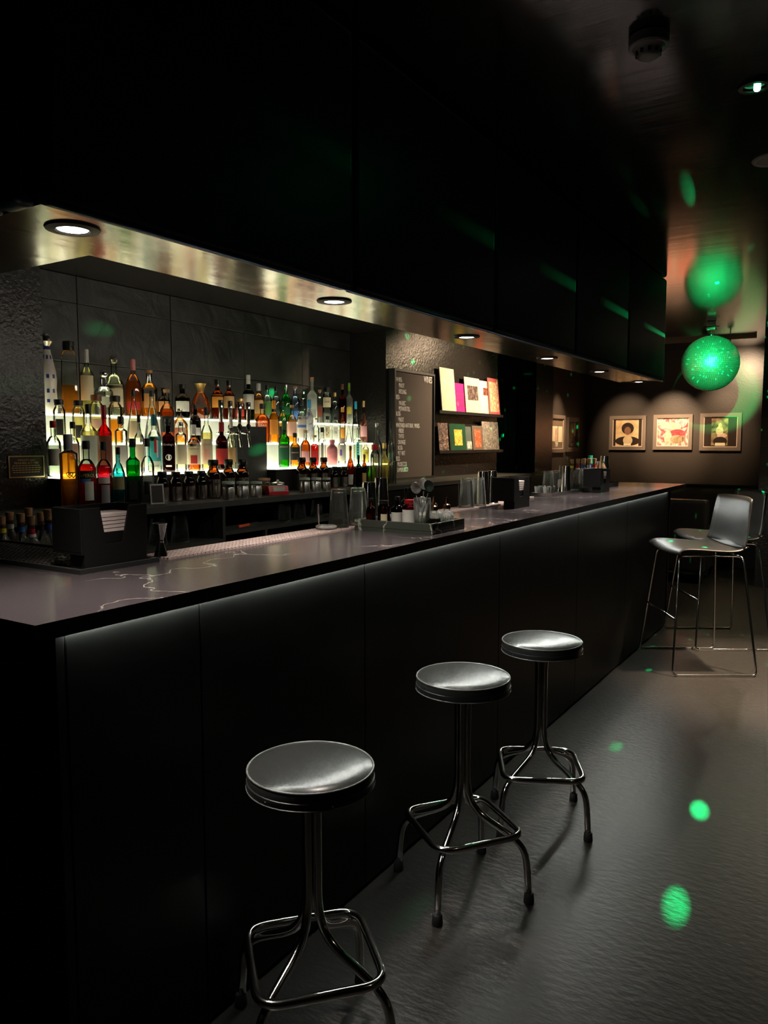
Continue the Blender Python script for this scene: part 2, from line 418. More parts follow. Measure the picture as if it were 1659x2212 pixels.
while y0m+k*.017 < y1m:
    y = y0m+k*.017; addbox(nv, nf, (xm0, y, .003), (xm1, y+.006, .0075)); k += 1
g = link('mat_grid', pyd('mat_grid', nv, nf), M_mat, sm); g['kind'] = 'stuff'

# black rubber mat at the bar end
rm = thing('rubber_mat', 'black ribbed rubber bar mat under the big napkin caddy', 'bar mat', (0, 0, ZT))
rx0, rx1, ry0, ry1 = -2.62, -1.765, 1.275, 1.545
box('mat_base', (rx0, ry0, 0), (rx1, ry1, .005), M_rubber, rm)
for lo, hi in (((rx0, ry0, .005), (rx1, ry0+.012, .013)), ((rx0, ry1-.012, .005), (rx1, ry1, .013)), ((rx0, ry0+.012, .005), (rx0+.012, ry1-.012, .013)), ((rx1-.012, ry0+.012, .005), (rx1, ry1-.012, .013))):
    box('rim', lo, hi, M_rubber, rm)
nv, nf = [], []
for i in range(38):
    for j in range(12):
        x = rx0+.02+i*.0216; y = ry0+.02+j*.0195; addbox(nv, nf, (x, y, .005), (x+.013, y+.011, .009))
g = link('mat_ribs', pyd('mat_ribs', nv, nf), mat('rubber_grey', (.05, .045, .042), .5), rm); g['kind'] = 'stuff'

# ================================================================== BACK BAR
ZB = 1.20; XE = -2.83
bb = thing('back_bar', 'dark back bar cabinet with open glass shelves below the bottles', 'cabinet', (0, 0, 0))
bt_ = thing('back_bar_ledge', 'grey-edged ledge running along the back bar under the bottles', 'worktop', (0, 0, 0))
box('top_shelf', (XT, 2.21, ZB-.03), (XE, 5.16, ZB), M_shelfw, bt_)
box('top_shelf', (XW+.001, 5.17, ZB-.03), (XE, 7.2, ZB), M_shelfw, bt_)
box('top_shelf', (XW+.001, 1.62, ZB-.03), (XE, 2.208, ZB), M_shelfw, bt_)
box('back_panel', (-3.25, 1.62, 0), (-3.24, 7.2, ZB-.03), M_inner, bb)
yd = onx(484, 1120, XE).y
box('mid_shelf', (-3.24, 1.64, .985), (XE, yd-.01, 1.005), M_shelfw, bb)
box('mid_shelf', (-3.24, yd+.01, 1.02), (XE, 4.2, 1.04), M_shelfw, bb)
for yy, z0, z1 in ((1.63, 0, ZB-.03), (yd, 0, ZB-.03), (yd+.33, 0, 1.02), (4.2, 0, ZB-.03), (5.6, 0, ZB-.03), (7.19, 0, ZB-.03)):
    box('upright', (-3.24, yy-.01, z0), (XE, yy+.01, z1), M_shelfw, bb)
box('cabinet_door', (XE-.02, 4.22, .06), (XE-.001, 5.58, ZB-.04), M_plast, bb)
box('cabinet_door', (XE-.02, 5.62, .06), (XE-.001, 7.17, ZB-.04), M_plast, bb)
box('plinth', (-3.24, 1.62, 0), (XE-.05, 7.2, .06), M_inner, bb)
box('drawer_front', (XE-.02, yd+.35, .3), (XE-.004, 4.18, .9), M_plast, bb, .003)
# lit stepped shelves
TIER = {1: (-3.20, 1.345), 2: (-3.34, 1.50), 3: (-3.485, 1.645)}
FR = {1: -3.13, 2: -3.27, 3: -3.41}
yga, ygb = onx(512, 960, -3.2).y, onx(577, 960, -3.2).y
M_riser = acrylic('riser_acrylic', .52)
M_ledbar = mat('shelf_led', (1, 1, 1), .4, emit=(1, 1, .84), es=9)
def lit_step(k, a, b, label):
    bk = {1: FR[2], 2: FR[3], 3: XT+.006}[k]; zt = TIER[k][1]
    t = thing('lit_step', label, 'lit shelf', (0, 0, ZB), 0, 'lit stepped bottle shelves')
    box('riser', (bk+.001, a, 0), (FR[k], b, zt-ZB-.010), M_riser if k > 1 else M_black, t)
    box('tread', (bk+.001, a, zt-ZB-.010), (FR[k], b, zt-ZB), M_acr, t, .0015, 1)
    if k > 1: box('led_strip', (FR[k]+.0006, a+.01, TIER[k-1][1]-ZB+.0005), (FR[k]+.006, b-.01, TIER[k-1][1]-ZB+.006), M_ledbar, t)
ymid = (yga+ygb)/2
for k, nme in ((1, 'lower'), (2, 'middle'), (3, 'top')):
    lit_step(k, 2.2005, yga if k < 3 else ymid-.001, nme+' glowing acrylic bottle step beside the brass notice wall')
    lit_step(k, ygb if k < 3 else ymid+.001, 5.0, nme+' glowing acrylic bottle step between the beer taps and the wine board')
tp = tag(box('tap_panel', (-3.27+.001, yga+.002, ZB), (-3.20, ygb-.002, 1.60), mat('tap_slab', (.03, .032, .03), .45, var=.4, vscale=12), bevel=.003), 'dark stone slab carrying four chrome beer taps', 'tap panel')

# ================================================================== BOTTLES
LIQ = dict(amber=(.93, .44, .09), orange=(1, .42, .04), deep=(.80, .20, .03), red=(.85, .03, .02), crimson=(.62, .01, .05), yellow=(.98, .85, .35), pale=(.97, .95, .72), clear=(.96, .98, .95),
           green=(.10, .75, .25), emerald=(.0, .50, .14), lime=(.55, .80, .05), teal=(.18, .72, .74), brown=(.45, .16, .04), maroon=(.30, .01, .05), pink=(.95, .55, .5), rose=(.95, .68, .6), blue=(.3, .45, .95))
def liq(k):
    nm_ = 'liquid_'+k
    if nm_ in MATS: return MATS[nm_]
    c = LIQ[k]; m = bpy.data.materials.new(nm_); m.use_nodes = True; MATS[nm_] = m
    n = m.node_tree.nodes; l = m.node_tree.links; n.clear()
    o = n.new('ShaderNodeOutputMaterial'); t = n.new('ShaderNodeBsdfTransparent'); t.inputs[0].default_value = (*[x**.62 for x in c], 1)
    d = n.new('ShaderNodeBsdfTranslucent'); d.inputs[0].default_value = (*c, 1)
    m1 = n.new('ShaderNodeMixShader'); m1.inputs[0].default_value = .34 if k not in ('clear', 'pale') else .12
    l.new(t.outputs[0], m1.inputs[1]); l.new(d.outputs[0], m1.inputs[2])
    g = n.new('ShaderNodeBsdfGlossy'); g.inputs['Roughness'].default_value = .04
    fr = n.new('ShaderNodeFresnel'); fr.inputs['IOR'].default_value = 1.36
    m2 = n.new('ShaderNodeMixShader'); l.new(fr.outputs[0], m2.inputs[0]); l.new(m1.outputs[0], m2.inputs[1]); l.new(g.outputs[0], m2.inputs[2])
    l.new(m2.outputs[0], o.inputs[0]); return m
GL = dict(clear=(.97, .985, .97), greenish=(.86, .93, .84), green=(.12, .62, .22), dgreen=(.03, .12, .05), brown=(.36, .13, .03), dark=(.03, .022, .018), red=(.8, .03, .03), teal=(.2, .72, .75), emerald=(.0, .42, .12), smoke=(.6, .66, .66), bluegl=(.55, .65, .85), maroon=(.16, .005, .02), pink=(.95, .7, .68), amberg=(.55, .22, .04))
def glass(k): return thin_glass('glass_'+k, GL[k])
M_frost = thin_glass('glass_frosted', (.8, .84, .8), .25, 1.45, .5)
CAPC = dict(black=(.012, .012, .012), red=(.45, .01, .02), white=(.75, .74, .7), cork=None, gold=(.75, .5, .18), silver=None, teal=(.01, .13, .16), blue=(.03, .35, .7), green=(.2, .45, .03), orange=(.85, .35, .03), maroon=(.25, .0, .03), grey=(.3, .32, .32), brown=(.22, .08, .03), pink=(.8, .3, .32), wood=(.42, .24, .1), greencap=(.02, .15, .05), dkred=(.35, .01, .02))
def capm(k):
    if k == 'cork': return M_cork
    if k == 'silver': return M_steel
    if k == 'glass': return M_glass
    return mat('cap_'+k, CAPC[k], .35, .0 if k != 'gold' else .9)
LABC = dict(white=(.75, .74, .68), cream=(.78, .66, .45), tan=(.75, .45, .2), orange=(.85, .38, .06), black=(.015, .015, .015), green=(.1, .3, .08), dgreen=(.01, .1, .04), red=(.5, .03, .03), teal=(.05, .45, .45), pale=(.62, .66, .55), grey=(.35, .38, .36), brown=(.2, .05, .03), blue=(.1, .25, .7), olive=(.25, .22, .1), pink=(.8, .4, .42), yellow=(.8, .65, .1), salmon=(.85, .5, .38))
def labm(k): return mat('label_'+k, LABC[k], .55)
SH = dict(std=(.58, .73, .36, 2, .12), tall=(.60, .74, .30, 2, .13), wine=(.54, .74, .30, 2, .14), squat=(.56, .72, .34, 2, .14), cone=(.06, .76, .24, 2, .1), sq=(.64, .74, .40, 5, .13), jar=(.72, .84, .62, 2, .13),
          dome=(.50, .74, .28, 2, .12), bulb=(.30, .70, .24, 2, .1), deca=(.10, .68, .30, 2, .12), taper=(.05, .88, .55, 5, .12), champ=(.40, .80, .26, 2, .16), cyl=(.74, .80, .42, 2, .14))
def bprof(shape, H, R, ncut=None):
    hb, hs, rn, n, cf = SH[shape]
    zt = 1-cf*.55
    P = [(.86, 0), (.97, .012), (1, .035)]
    if shape in ('cone', 'taper', 'deca'):
        if shape == 'deca':
            for i in range(11):
                t = i/10; z = .06+(.66-.06)*t; P.append((rn+(1-rn)*math.sin(math.pi*(.32+.68*(1-t)**1.0))**.9 if False else rn+(1-rn)*max(0, math.cos(t*math.pi/2))**.75, z))
        elif shape == 'cone':
            for i in range(9): t = i/8; P.append((1-(1-rn)*(t**1.15), hb+(hs-hb)*t))
        else:
            P += [(1-(1-.80)*t, .05+(.80-.05)*t) for t in (0.25, .5, .75, 1)] + [(.62, .85), (rn*.9, .88)]
    elif shape == 'bulb':
        P = [(.7, 0), (.85, .03)]
        for i in range(9): t = i/8; P.append((rn+(1-rn)*math.sin(math.pi*(.28+.72*t))**.8 if t < 1 else rn, .06+(hs-.06)*t))
    else:
        P.append((1, hb))
        for i in range(1, 8):
            t = i/7; s = math.sqrt(max(0, 1-t*t)) if shape in ('dome', 'std', 'squat', 'jar') else .5+.5*math.cos(math.pi*t)
            s = .55*s+.45*(.5+.5*math.cos(math.pi*t)); P.append((rn+(1-rn)*s, hb+(hs-hb)*t))
    P.append((P[-1][0] if shape != 'cone' else rn, max(zt-.02, hs+.01)))
    rn2 = P[-1][0]
    P += [(rn2*1.12, max(zt-.018, hs+.012)), (rn2*1.12, zt)]
    return [(r*R, z*H) for r, z in P], n, rn2*1.12*R, cf
def cut(prof, z0, z1, sc):
    out = []
    for i, (r, z) in enumerate(prof):
        if z < z0: continue
        if z > z1:
            r0, q0 = prof[i-1]; t = (z1-q0)/max(1e-6, z-q0); out.append(((r0+(r-r0)*t)*sc, z1)); break
        out.append((r*sc, z))
    if not out: out = [(prof[0][0]*sc, z0)]
    return [(out[0][0]*.9, z0)] + [(max(r, 1e-4), max(z, z0+.0005)) for r, z in out]
def rad_at(prof, z):
    for (r0, z0), (r1, z1) in zip(prof[:-1], prof[1:]):
        if z0 <= z <= z1: return r0+(r1-r0)*(z-z0)/max(1e-6, z1-z0)
    return prof[-1][0]
def patch(name, prof, n, z0, z1, half, m, parent, off=.0008, rot=0, ctr=0.0):
    K, J = 10, 4; v, f = [], []
    for j in range(J+1):
        z = z0+(z1-z0)*j/J; r = rad_at(prof, z)+off
        for i in range(K+1):
            th = ctr+(-half+2*half*i/K); x, y = section(th, n); x, y = x*r, y*r
            v.append((x*math.cos(rot)-y*math.sin(rot), x*math.sin(rot)+y*math.cos(rot), z))
    for j in range(J):
        for i in range(K): a = j*(K+1)+i; f.append((a, a+1, a+K+2, a+K+1))
    return link(name, pyd(name, v, f), m, parent, smooth=True)
def bent_text(s, prof, z, size, xs, m, parent, rot=0, off=.0016, n=2, ctr=0):
    me = text_me(s, size, xs, 0, 'CENTER')
    r = rad_at(prof, z)
    for v in me.vertices:
        zz = z+v.co.y
        if n == 2:
            R = rad_at(prof, zz)+off; th = rot+ctr+v.co.x/R; v.co = Vector((R*math.cos(th), R*math.sin(th), zz))
        else:
            R = r+off; x, y = R, v.co.x; v.co = Vector((x*math.cos(rot)-y*math.sin(rot), x*math.sin(rot)+y*math.cos(rot), zz))
    return link('lettering', me, m, parent)

# tier, x0, x1, ytop, shape, glass, liquid, level, cap, label(col,z0,z1,half) , text, extra, description
B = [
 (3,  84, 124, 721, 'CERAMIC', None, None, 0, None, None, None, 'tall white ceramic decanter with blue painted flowers and silver bell stopper'),
 (3, 132, 170, 738, 'taper', 'clear', 'amber', .40, 'black', None, None, 'tall tapered clear decanter half full of amber spirit under a black stopper'),
 (3, 174, 204, 755, 'tall', 'greenish', 'yellow', .55, 'white', ('cream', .22, .6, .8), None, 'tall green-tinted bottle of pale yellow spirit with cream label and white stopper'),
 (3, 205, 242, 811, 'squat', 'clear', 'clear', .5, 'BALL', ('pale', .22, .46, .7), None, 'squat clear bottle with round glass ball stopper'),
 (3, 229, 272, 777, 'dome', 'greenish', 'pale', .5, 'PINE', ('cream', .16, .56, .75), None, 'greenish domed bottle with pinecone glass stopper and cream arched label'),
 (3, 272, 306, 776, 'dome', 'pink', 'amber', .62, 'pink', ('red', .12, .26, .7), None, 'slender-necked bottle of orange spirit with pink foil neck'),
 (3, 307, 340, 800, 'std', 'clear', 'orange', .34, 'cork', ('tan', .2, .5, .6), None, 'clear round-shouldered bottle a third full of orange spirit with cork'),
 (3, 342, 368, 838, 'std', 'dark', None, 0, 'black', ('tan', .2, .55, .8), None, 'black bottle with tan label half hidden behind the corked red one'),
 (3, 379, 411, 830, 'std', 'dark', None, 0, 'black', ('white', .2, .5, .8), None, 'black bottle with white lettered label beside the gold-necked decanter'),
 (3, 411, 457, 829, 'DECA', 'clear', 'deep', .30, 'gold', None, None, 'pear-shaped clear decanter with flared gold neck and red-brown spirit'),
 (3, 457, 484, 820, 'std', 'brown', 'amber', .28, 'black', ('orange', .3, .62, .8), None, 'brown whisky bottle with orange label next to the gold-necked decanter'),
 (3, 483, 508, 822, 'std', 'brown', 'amber', .28, 'black', ('tan', .3, .60, .8), None, 'brown whisky bottle with tan label right behind the beer taps'),
 (3, 509, 529, 861, 'jar', 'clear', 'deep', .6, 'gold', ('red', .2, .5, .8), None, 'short bottle of red-brown spirit with gold cap behind the beer taps'),
 (3, 525, 550, 810, 'tall', 'dgreen', 'green', .2, 'white', ('white', .25, .68, .85), None, 'dark green bottle with white foil top and tall white label'),
 (3, 549, 570, 828, 'std', 'clear', 'amber', .62, 'white', ('tan', .2, .55, .85), None, 'amber whisky bottle with cream stopper and tan label above the taps'),
 (3, 568, 588, 832, 'std', 'clear', 'clear', .5, 'black', ('green', .2, .55, .8), None, 'clear gin bottle with light green label and black cap'),
 (3, 588, 606, 835, 'std', 'smoke', 'clear', .5, 'black', None, None, 'smoky clear bottle with dark cap beside the green bell-shaped bottle'),
 (3, 606, 630, 831, 'dome', 'green', 'green', .55, 'silver', ('dgreen', .2, .4, .6), None, 'green glass bell-shouldered gin bottle with silver cap'),
 (3, 628, 648, 835, 'std', 'bluegl', 'clear', .4, 'cork', ('blue', .1, .32, .8), None, 'bluish clear bottle with cork beside the green bell-shaped bottle'),
 (3, 649, 662, 846, 'cyl', 'smoke', 'clear', .5, 'silver', None, None, 'narrow grey bottle with steel top behind the blue and white ones'),
 (3, 664, 685, 815, 'tall', 'FROST', None, 0, 'cork', ('grey', .12, .3, .7), None, 'tall frosted white vodka bottle with bare tree print'),
 (3, 684, 698, 842, 'cyl', 'clear', 'clear', .6, 'cork', ('brown', .2, .52, .7), None, 'clear bottle with dark brown label beside the frosted vodka'),
 (3, 697, 716, 837, 'jar', 'clear', 'clear', .3, 'black', ('cream', .45, .72, .8), 'MARE', 'clear shouldered gin bottle with cream label and dark stopper'),
 (3, 715, 732, 848, 'std', 'smoke', 'clear', .5, 'gold', None, None, 'grey glass bottle with gold cap and small loop handle'),
 (3, 731, 749, 830, 'tall', 'brown', 'deep', .4, 'brown', ('orange', .3, .42, .3), None, 'dark red-brown liqueur bottle next to the green-capped frosted one'),
 (3, 747, 762, 827, 'tall', 'FROST', None, 0, 'green', ('yellow', .25, .42, .6), None, 'frosted bottle with lime green capsule'),
 # middle step
 (2, 116, 141, 863, 'jar', 'clear', 'pale', .55, 'black', ('black', .18, .55, .5), None, 'wide clear tequila bottle with black and blue stopper'),
 (2, 157, 183, 865, 'jar', 'clear', 'yellow', .62, 'black', ('black', .12, .42, .45), None, 'wide bottle of golden tequila with black and red stopper'),
 (2, 194, 224, 853, 'jar', 'clear', 'yellow', .55, 'brown', ('salmon', .3, .5, .6), None, 'wide squat clear bottle with broad brown cap'),
 (2, 235, 264, 855, 'jar', 'clear', 'orange', .50, 'black', None, None, 'wide squat bottle of orange tequila with broad black cap'),
 (2, 272, 306, 843, 'cone', 'clear', 'pale', .5, 'black', ('cream', .1, .42, .6), None, 'conical clear bottle with black stopper, gold sheet label'),
 (2, 311, 346, 844, 'cone', 'clear', 'clear', .4, 'black', None, None, 'conical clear bottle with black stopper and no label'),
 (2, 346, 376, 841, 'std', 'clear', 'deep', .64, 'cork', ('black', .2, .5, .9), None, 'red-brown rum bottle with pale cork and dark label'),
 (2, 373, 405, 883, 'dome', 'clear', 'orange', .45, 'silver', ('salmon', .2, .44, .7), 'NET', 'round rum bottle of orange spirit wrapped in gold wire net'),
 (2, 410, 434, 874, 'std', 'dark', None, 0, 'black', ('white', .2, .4, .8), None, 'black rum bottle with white label above the lettered cream ones'),
 (2, 552, 583, 872, 'squat', 'clear', 'deep', .66, 'black', None, 'ELIJAH|CRAIG', 'broad bottle of amber bourbon with raised white lettering'),
 (2, 582, 602, 865, 'std', 'clear', 'orange', .70, 'orange', ('orange', .2, .55, .85), None, 'yellow-orange bottle with orange capsule and orange label'),
 (2, 601, 620, 867, 'tall', 'clear', 'amber', .5, 'black', ('black', .15, .4, .7), None, 'amber bottle with clear tall neck and black cap behind the green whiskey'),
 (2, 621, 641, 875, 'std', 'clear', 'orange', .62, 'cork', ('salmon', .18, .56, .9), None, 'corked amber bottle with salmon label and orange disc'),
 (2, 642, 662, 864, 'std', 'clear', 'clear', .55, 'black', ('white', .12, .62, .9), 'BAND', 'clear bottle with white label and blue band'),
 (2, 660, 677, 863, 'std', 'CERB', None, 0, 'blue', None, None, 'blue and white patterned porcelain bottle'),
 (2, 677, 689, 903, 'std', 'clear', 'clear', .5, 'cork', None, None, 'small corked clear bottle beside the porcelain one'),
 (2, 688, 700, 910, 'std', 'clear', 'clear', .5, 'cork', ('white', .2, .45, .6), None, 'small corked clear bottle with white label'),
 (2, 699, 716, 899, 'sq', 'clear', 'clear', .5, 'black', ('cream', .2, .62, .7), 'STROKE', 'square clear bottle with cream label and black brush strokes'),
 (2, 717, 734, 900, 'sq', 'clear', 'clear', .5, 'black', ('white', .15, .6, .7), 'N', 'square clear bottle with white label and a black initial'),
 (2, 734, 746, 882, 'tall', 'clear', 'amber', .45, 'cork', ('orange', .15, .4, .6), None, 'clear-necked bottle with amber base next to the green-tinted Japanese gin'),
 (2, 746, 761, 913, 'cone', 'clear', 'clear', .5, 'cork', None, None, 'small conical clear bottle with pale stopper'),
 (2, 760, 777, 867, 'bulb', 'clear', 'clear', .35, 'blue', None, None, 'round-bodied clear bottle with long bright blue capsule'),
 (2, 777, 794, 866, 'champ', 'pink', 'rose', .55, 'gold', ('pink', .15, .4, .7), None, 'pink sparkling wine bottle with gold wire cap'),
 # lower step
 (1, 100, 130, 909, 'std', 'greenish', 'clear', .6, 'red', ('pale', .2, .5, .7), None, 'pale green bottle with red cap against the notice wall'),
 (1, 144, 170, 911, 'std', 'clear', 'pale', .5, 'black', ('salmon', .3, .6, .7), None, 'clear bottle with tall black cap behind the orange bee liqueur'),
 (1, 174, 208, 873, 'tall', 'clear', 'yellow', .62, 'black', ('pale', .05, .56, 1.0), None, 'tall vermouth bottle with grey-green wrap label and clear neck'),
 (1, 209, 240, 875, 'tall', 'red', 'red', .62, 'dkred', ('brown', .05, .56, 1.0), None, 'tall red vermouth bottle with dark red wrap label'),
 (1, 248, 274, 899, 'cyl', 'clear', 'pale', .6, 'black', ('white', .1, .5, .8), None, 'clear tall bottle with black-topped white label behind the teal gin'),
 (1, 290, 310, 896, 'tall', 'clear', 'clear', .5, 'black', ('cream', .1, .5, .8), None, 'slim clear bottle with black pourer cap and cream label'),
 (1, 318, 347, 895, 'std', 'clear', 'clear', .6, 'teal', ('teal', .12, .62, 1.0), 'STRIPES', 'clear bottle with teal capsule and red, white and blue slanted label'),
 (1, 349, 377, 905, 'sq', 'maroon', 'maroon', .6, 'black', None, 'Gosling', 'dark purple rum bottle with white seal emblem'),
 (1, 379, 402, 912, 'cyl', 'clear', 'pale', .62, 'silver', ('cream', .15, .55, .9), None, 'clear bottle with broad pale cream label beside the dark purple rum'),
 (1, 404, 432, 917, 'squat', 'clear', 'deep', .62, 'white', ('cream', .14, .60, 1.0), 'PLANTERAY', 'amber rum bottle with cream label and red stamp'),
 (1, 434, 458, 880, 'std', 'clear', 'yellow', .60, 'black', ('cream', .10, .50, 1.0), 'PLANTERAY2', 'pale rum bottle with long clear neck, black cap and cream label'),
 (1, 460, 486, 912, 'std', 'maroon', 'maroon', .6, 'dkred', ('red', .12, .45, .9), None, 'dark maroon bottle with red label and red capsule'),
 (1, 486, 506, 901, 'wine', 'clear', 'pale', .62, 'white', ('tan', .14, .42, .85), None, 'pale clear bottle with tan label standing before the beer taps'),
 (1, 601, 625, 908, 'tall', 'green', 'lime', .60, 'greencap', ('dgreen', .16, .50, .9), 'JAMESON', 'bright green whiskey bottle with dark green label'),
 (1, 626, 648, 935, 'squat', 'clear', 'orange', .72, 'black', ('black', .2, .58, 1.0), 'KINAHAN\'S', 'squat amber whiskey bottle with black band label'),
 (1, 649, 670, 929, 'squat', 'clear', 'deep', .72, 'cork', ('pink', .12, .42, .7), None, 'squat red-amber bottle with dark cork and pink square label'),
 (1, 671, 688, 940, 'sq', 'clear', 'red', .66, 'wood', ('red', .12, .5, .9), None, 'square red bottle with wide wooden cap'),
 (1, 688, 704, 923, 'sq', 'clear', 'clear', .60, 'black', ('grey', .1, .6, .3), None, 'square clear bottle with grey vertical stripe'),
 (1, 706, 729, 950, 'CERP', None, None, 0, None, None, None, 'pink stoneware gin bottle'),
 (1, 730, 747, 947, 'jar', 'clear', 'pale', .6, 'white', ('pale', .15, .75, .9), 'BLOB', 'pale green labelled bottle with purple blot beside the pink stoneware'),
 (1, 764, 782, 923, 'sq', 'greenish', 'clear', .6, 'silver', ('teal', .12, .6, .35), 'KANJI', 'green-tinted six-sided Japanese gin bottle with black brush characters'),
 (1, 783, 797, 950, 'std', 'clear', 'yellow', .6, 'cork', ('yellow', .15, .6, .9), 'TWO', 'yellow labelled bottle beside the green-tinted Japanese gin'),
 # front row on the back bar
 ('F', 128, 165, 938, 'cyl', 'clear', 'orange', .76, 'grey', None, 'BEESOU', 'tall bottle of orange honey liqueur with a linked heart emblem'),
 ('F', 166, 204, 952, 'std', 'clear', 'red', .66, 'black', ('black', .44, .56, .8), 'APEROL', 'bright red-orange aperitif bottle with slanted black band label'),
 ('F', 206, 239, 954, 'std', 'clear', 'crimson', .64, 'black', ('white', .36, .46, .6), 'CAMPARI', 'crimson bitter bottle with blue-white label'),
 ('F', 240, 268, 966, 'dome', 'teal', 'teal', .56, 'black', ('olive', .28, .50, .75), None, 'turquoise glass gin bottle with olive label'),
 ('F', 271, 300, 947, 'sq', 'emerald', 'emerald', .6, 'black', ('black', .08, .36, .7), None, 'dark emerald square liqueur bottle with black label'),
 ('F', 303, 331, 947, 'std', 'clear', 'clear', .5, 'black', ('black', .14, .34, .45), None, 'clear bottle with black cap and small dark label beside the emerald one'),
]
BASE = {1: TIER[1], 2: TIER[2], 3: TIER[3], 'F': (-3.06, ZB)}
RNG = {1: (-3.262, -3.132), 2: (-3.402, -3.272), 3: (-3.592, -3.412), 'F': (-3.125, -2.86)}
pl = []
for b in B:
    X, zb = BASE[b[0]]; xc = (b[1]+b[2])/2
    c = onx(xc, (b[3]+957)/2, X); d = depth((c.x, c.y, zb)); R = (b[2]-b[1])/2*d/F
    ztop = onx(xc, b[3], X).z; pl.append([X, c.y, min(R, .062), ztop-zb, b])
# keep neighbours on one step from running into each other
for it in range(60):
    for i in range(len(pl)):
        for j in range(i+1, len(pl)):
            if pl[i][4][0] != pl[j][4][0]: continue
            dx, dy = pl[j][0]-pl[i][0], pl[j][1]-pl[i][1]; dd = math.hypot(dx, dy); need = (pl[i][2]+pl[j][2])*1.02+.001
            if dd < need:
                s = 1 if dx > 0 or (dx == 0 and j % 2) else -1
                sh = (need-dd)/2
                pl[i][0] -= s*sh*.7; pl[j][0] += s*sh*.7
                sy = 1 if dy > 0 else -1
                pl[i][1] -= sy*sh*.25; pl[j][1] += sy*sh*.25
    for p in pl:
        lo, hi = RNG[p[4][0]]
        if p[4][0] == 1 and 455 < p[4][1] < 510: lo = -3.215
        p[0] = min(max(p[0], lo+p[2]), hi-p[2])
for i in range(len(pl)):       # last resort: slim down
    for j in range(i+1, len(pl)):
        if pl[i][4][0] == pl[j][4][0]:
            dd = math.hypot(pl[j][0]-pl[i][0], pl[j][1]-pl[i][1]); s = pl[i][2]+pl[j][2]
            if dd < s: k = dd/s*.975; pl[i][2] *= k; pl[j][2] *= k
M_blueceram = picture_mat('blue_pattern', [(.75, .76, .78), (.8, .8, .8), (.08, .16, .55)], 26, 1)
M_white_cer = mat('white_ceramic', (.8, .74, .68), .25)
M_bluep = mat('blue_paint', (.03, .05, .25), .3)
M_pinkc = mat('pink_stoneware', (.62, .2, .22), .45, var=.15, vscale=30)
where = {1: 'lower lit step', 2: 'middle lit step', 3: 'top lit step', 'F': 'back bar ledge'}
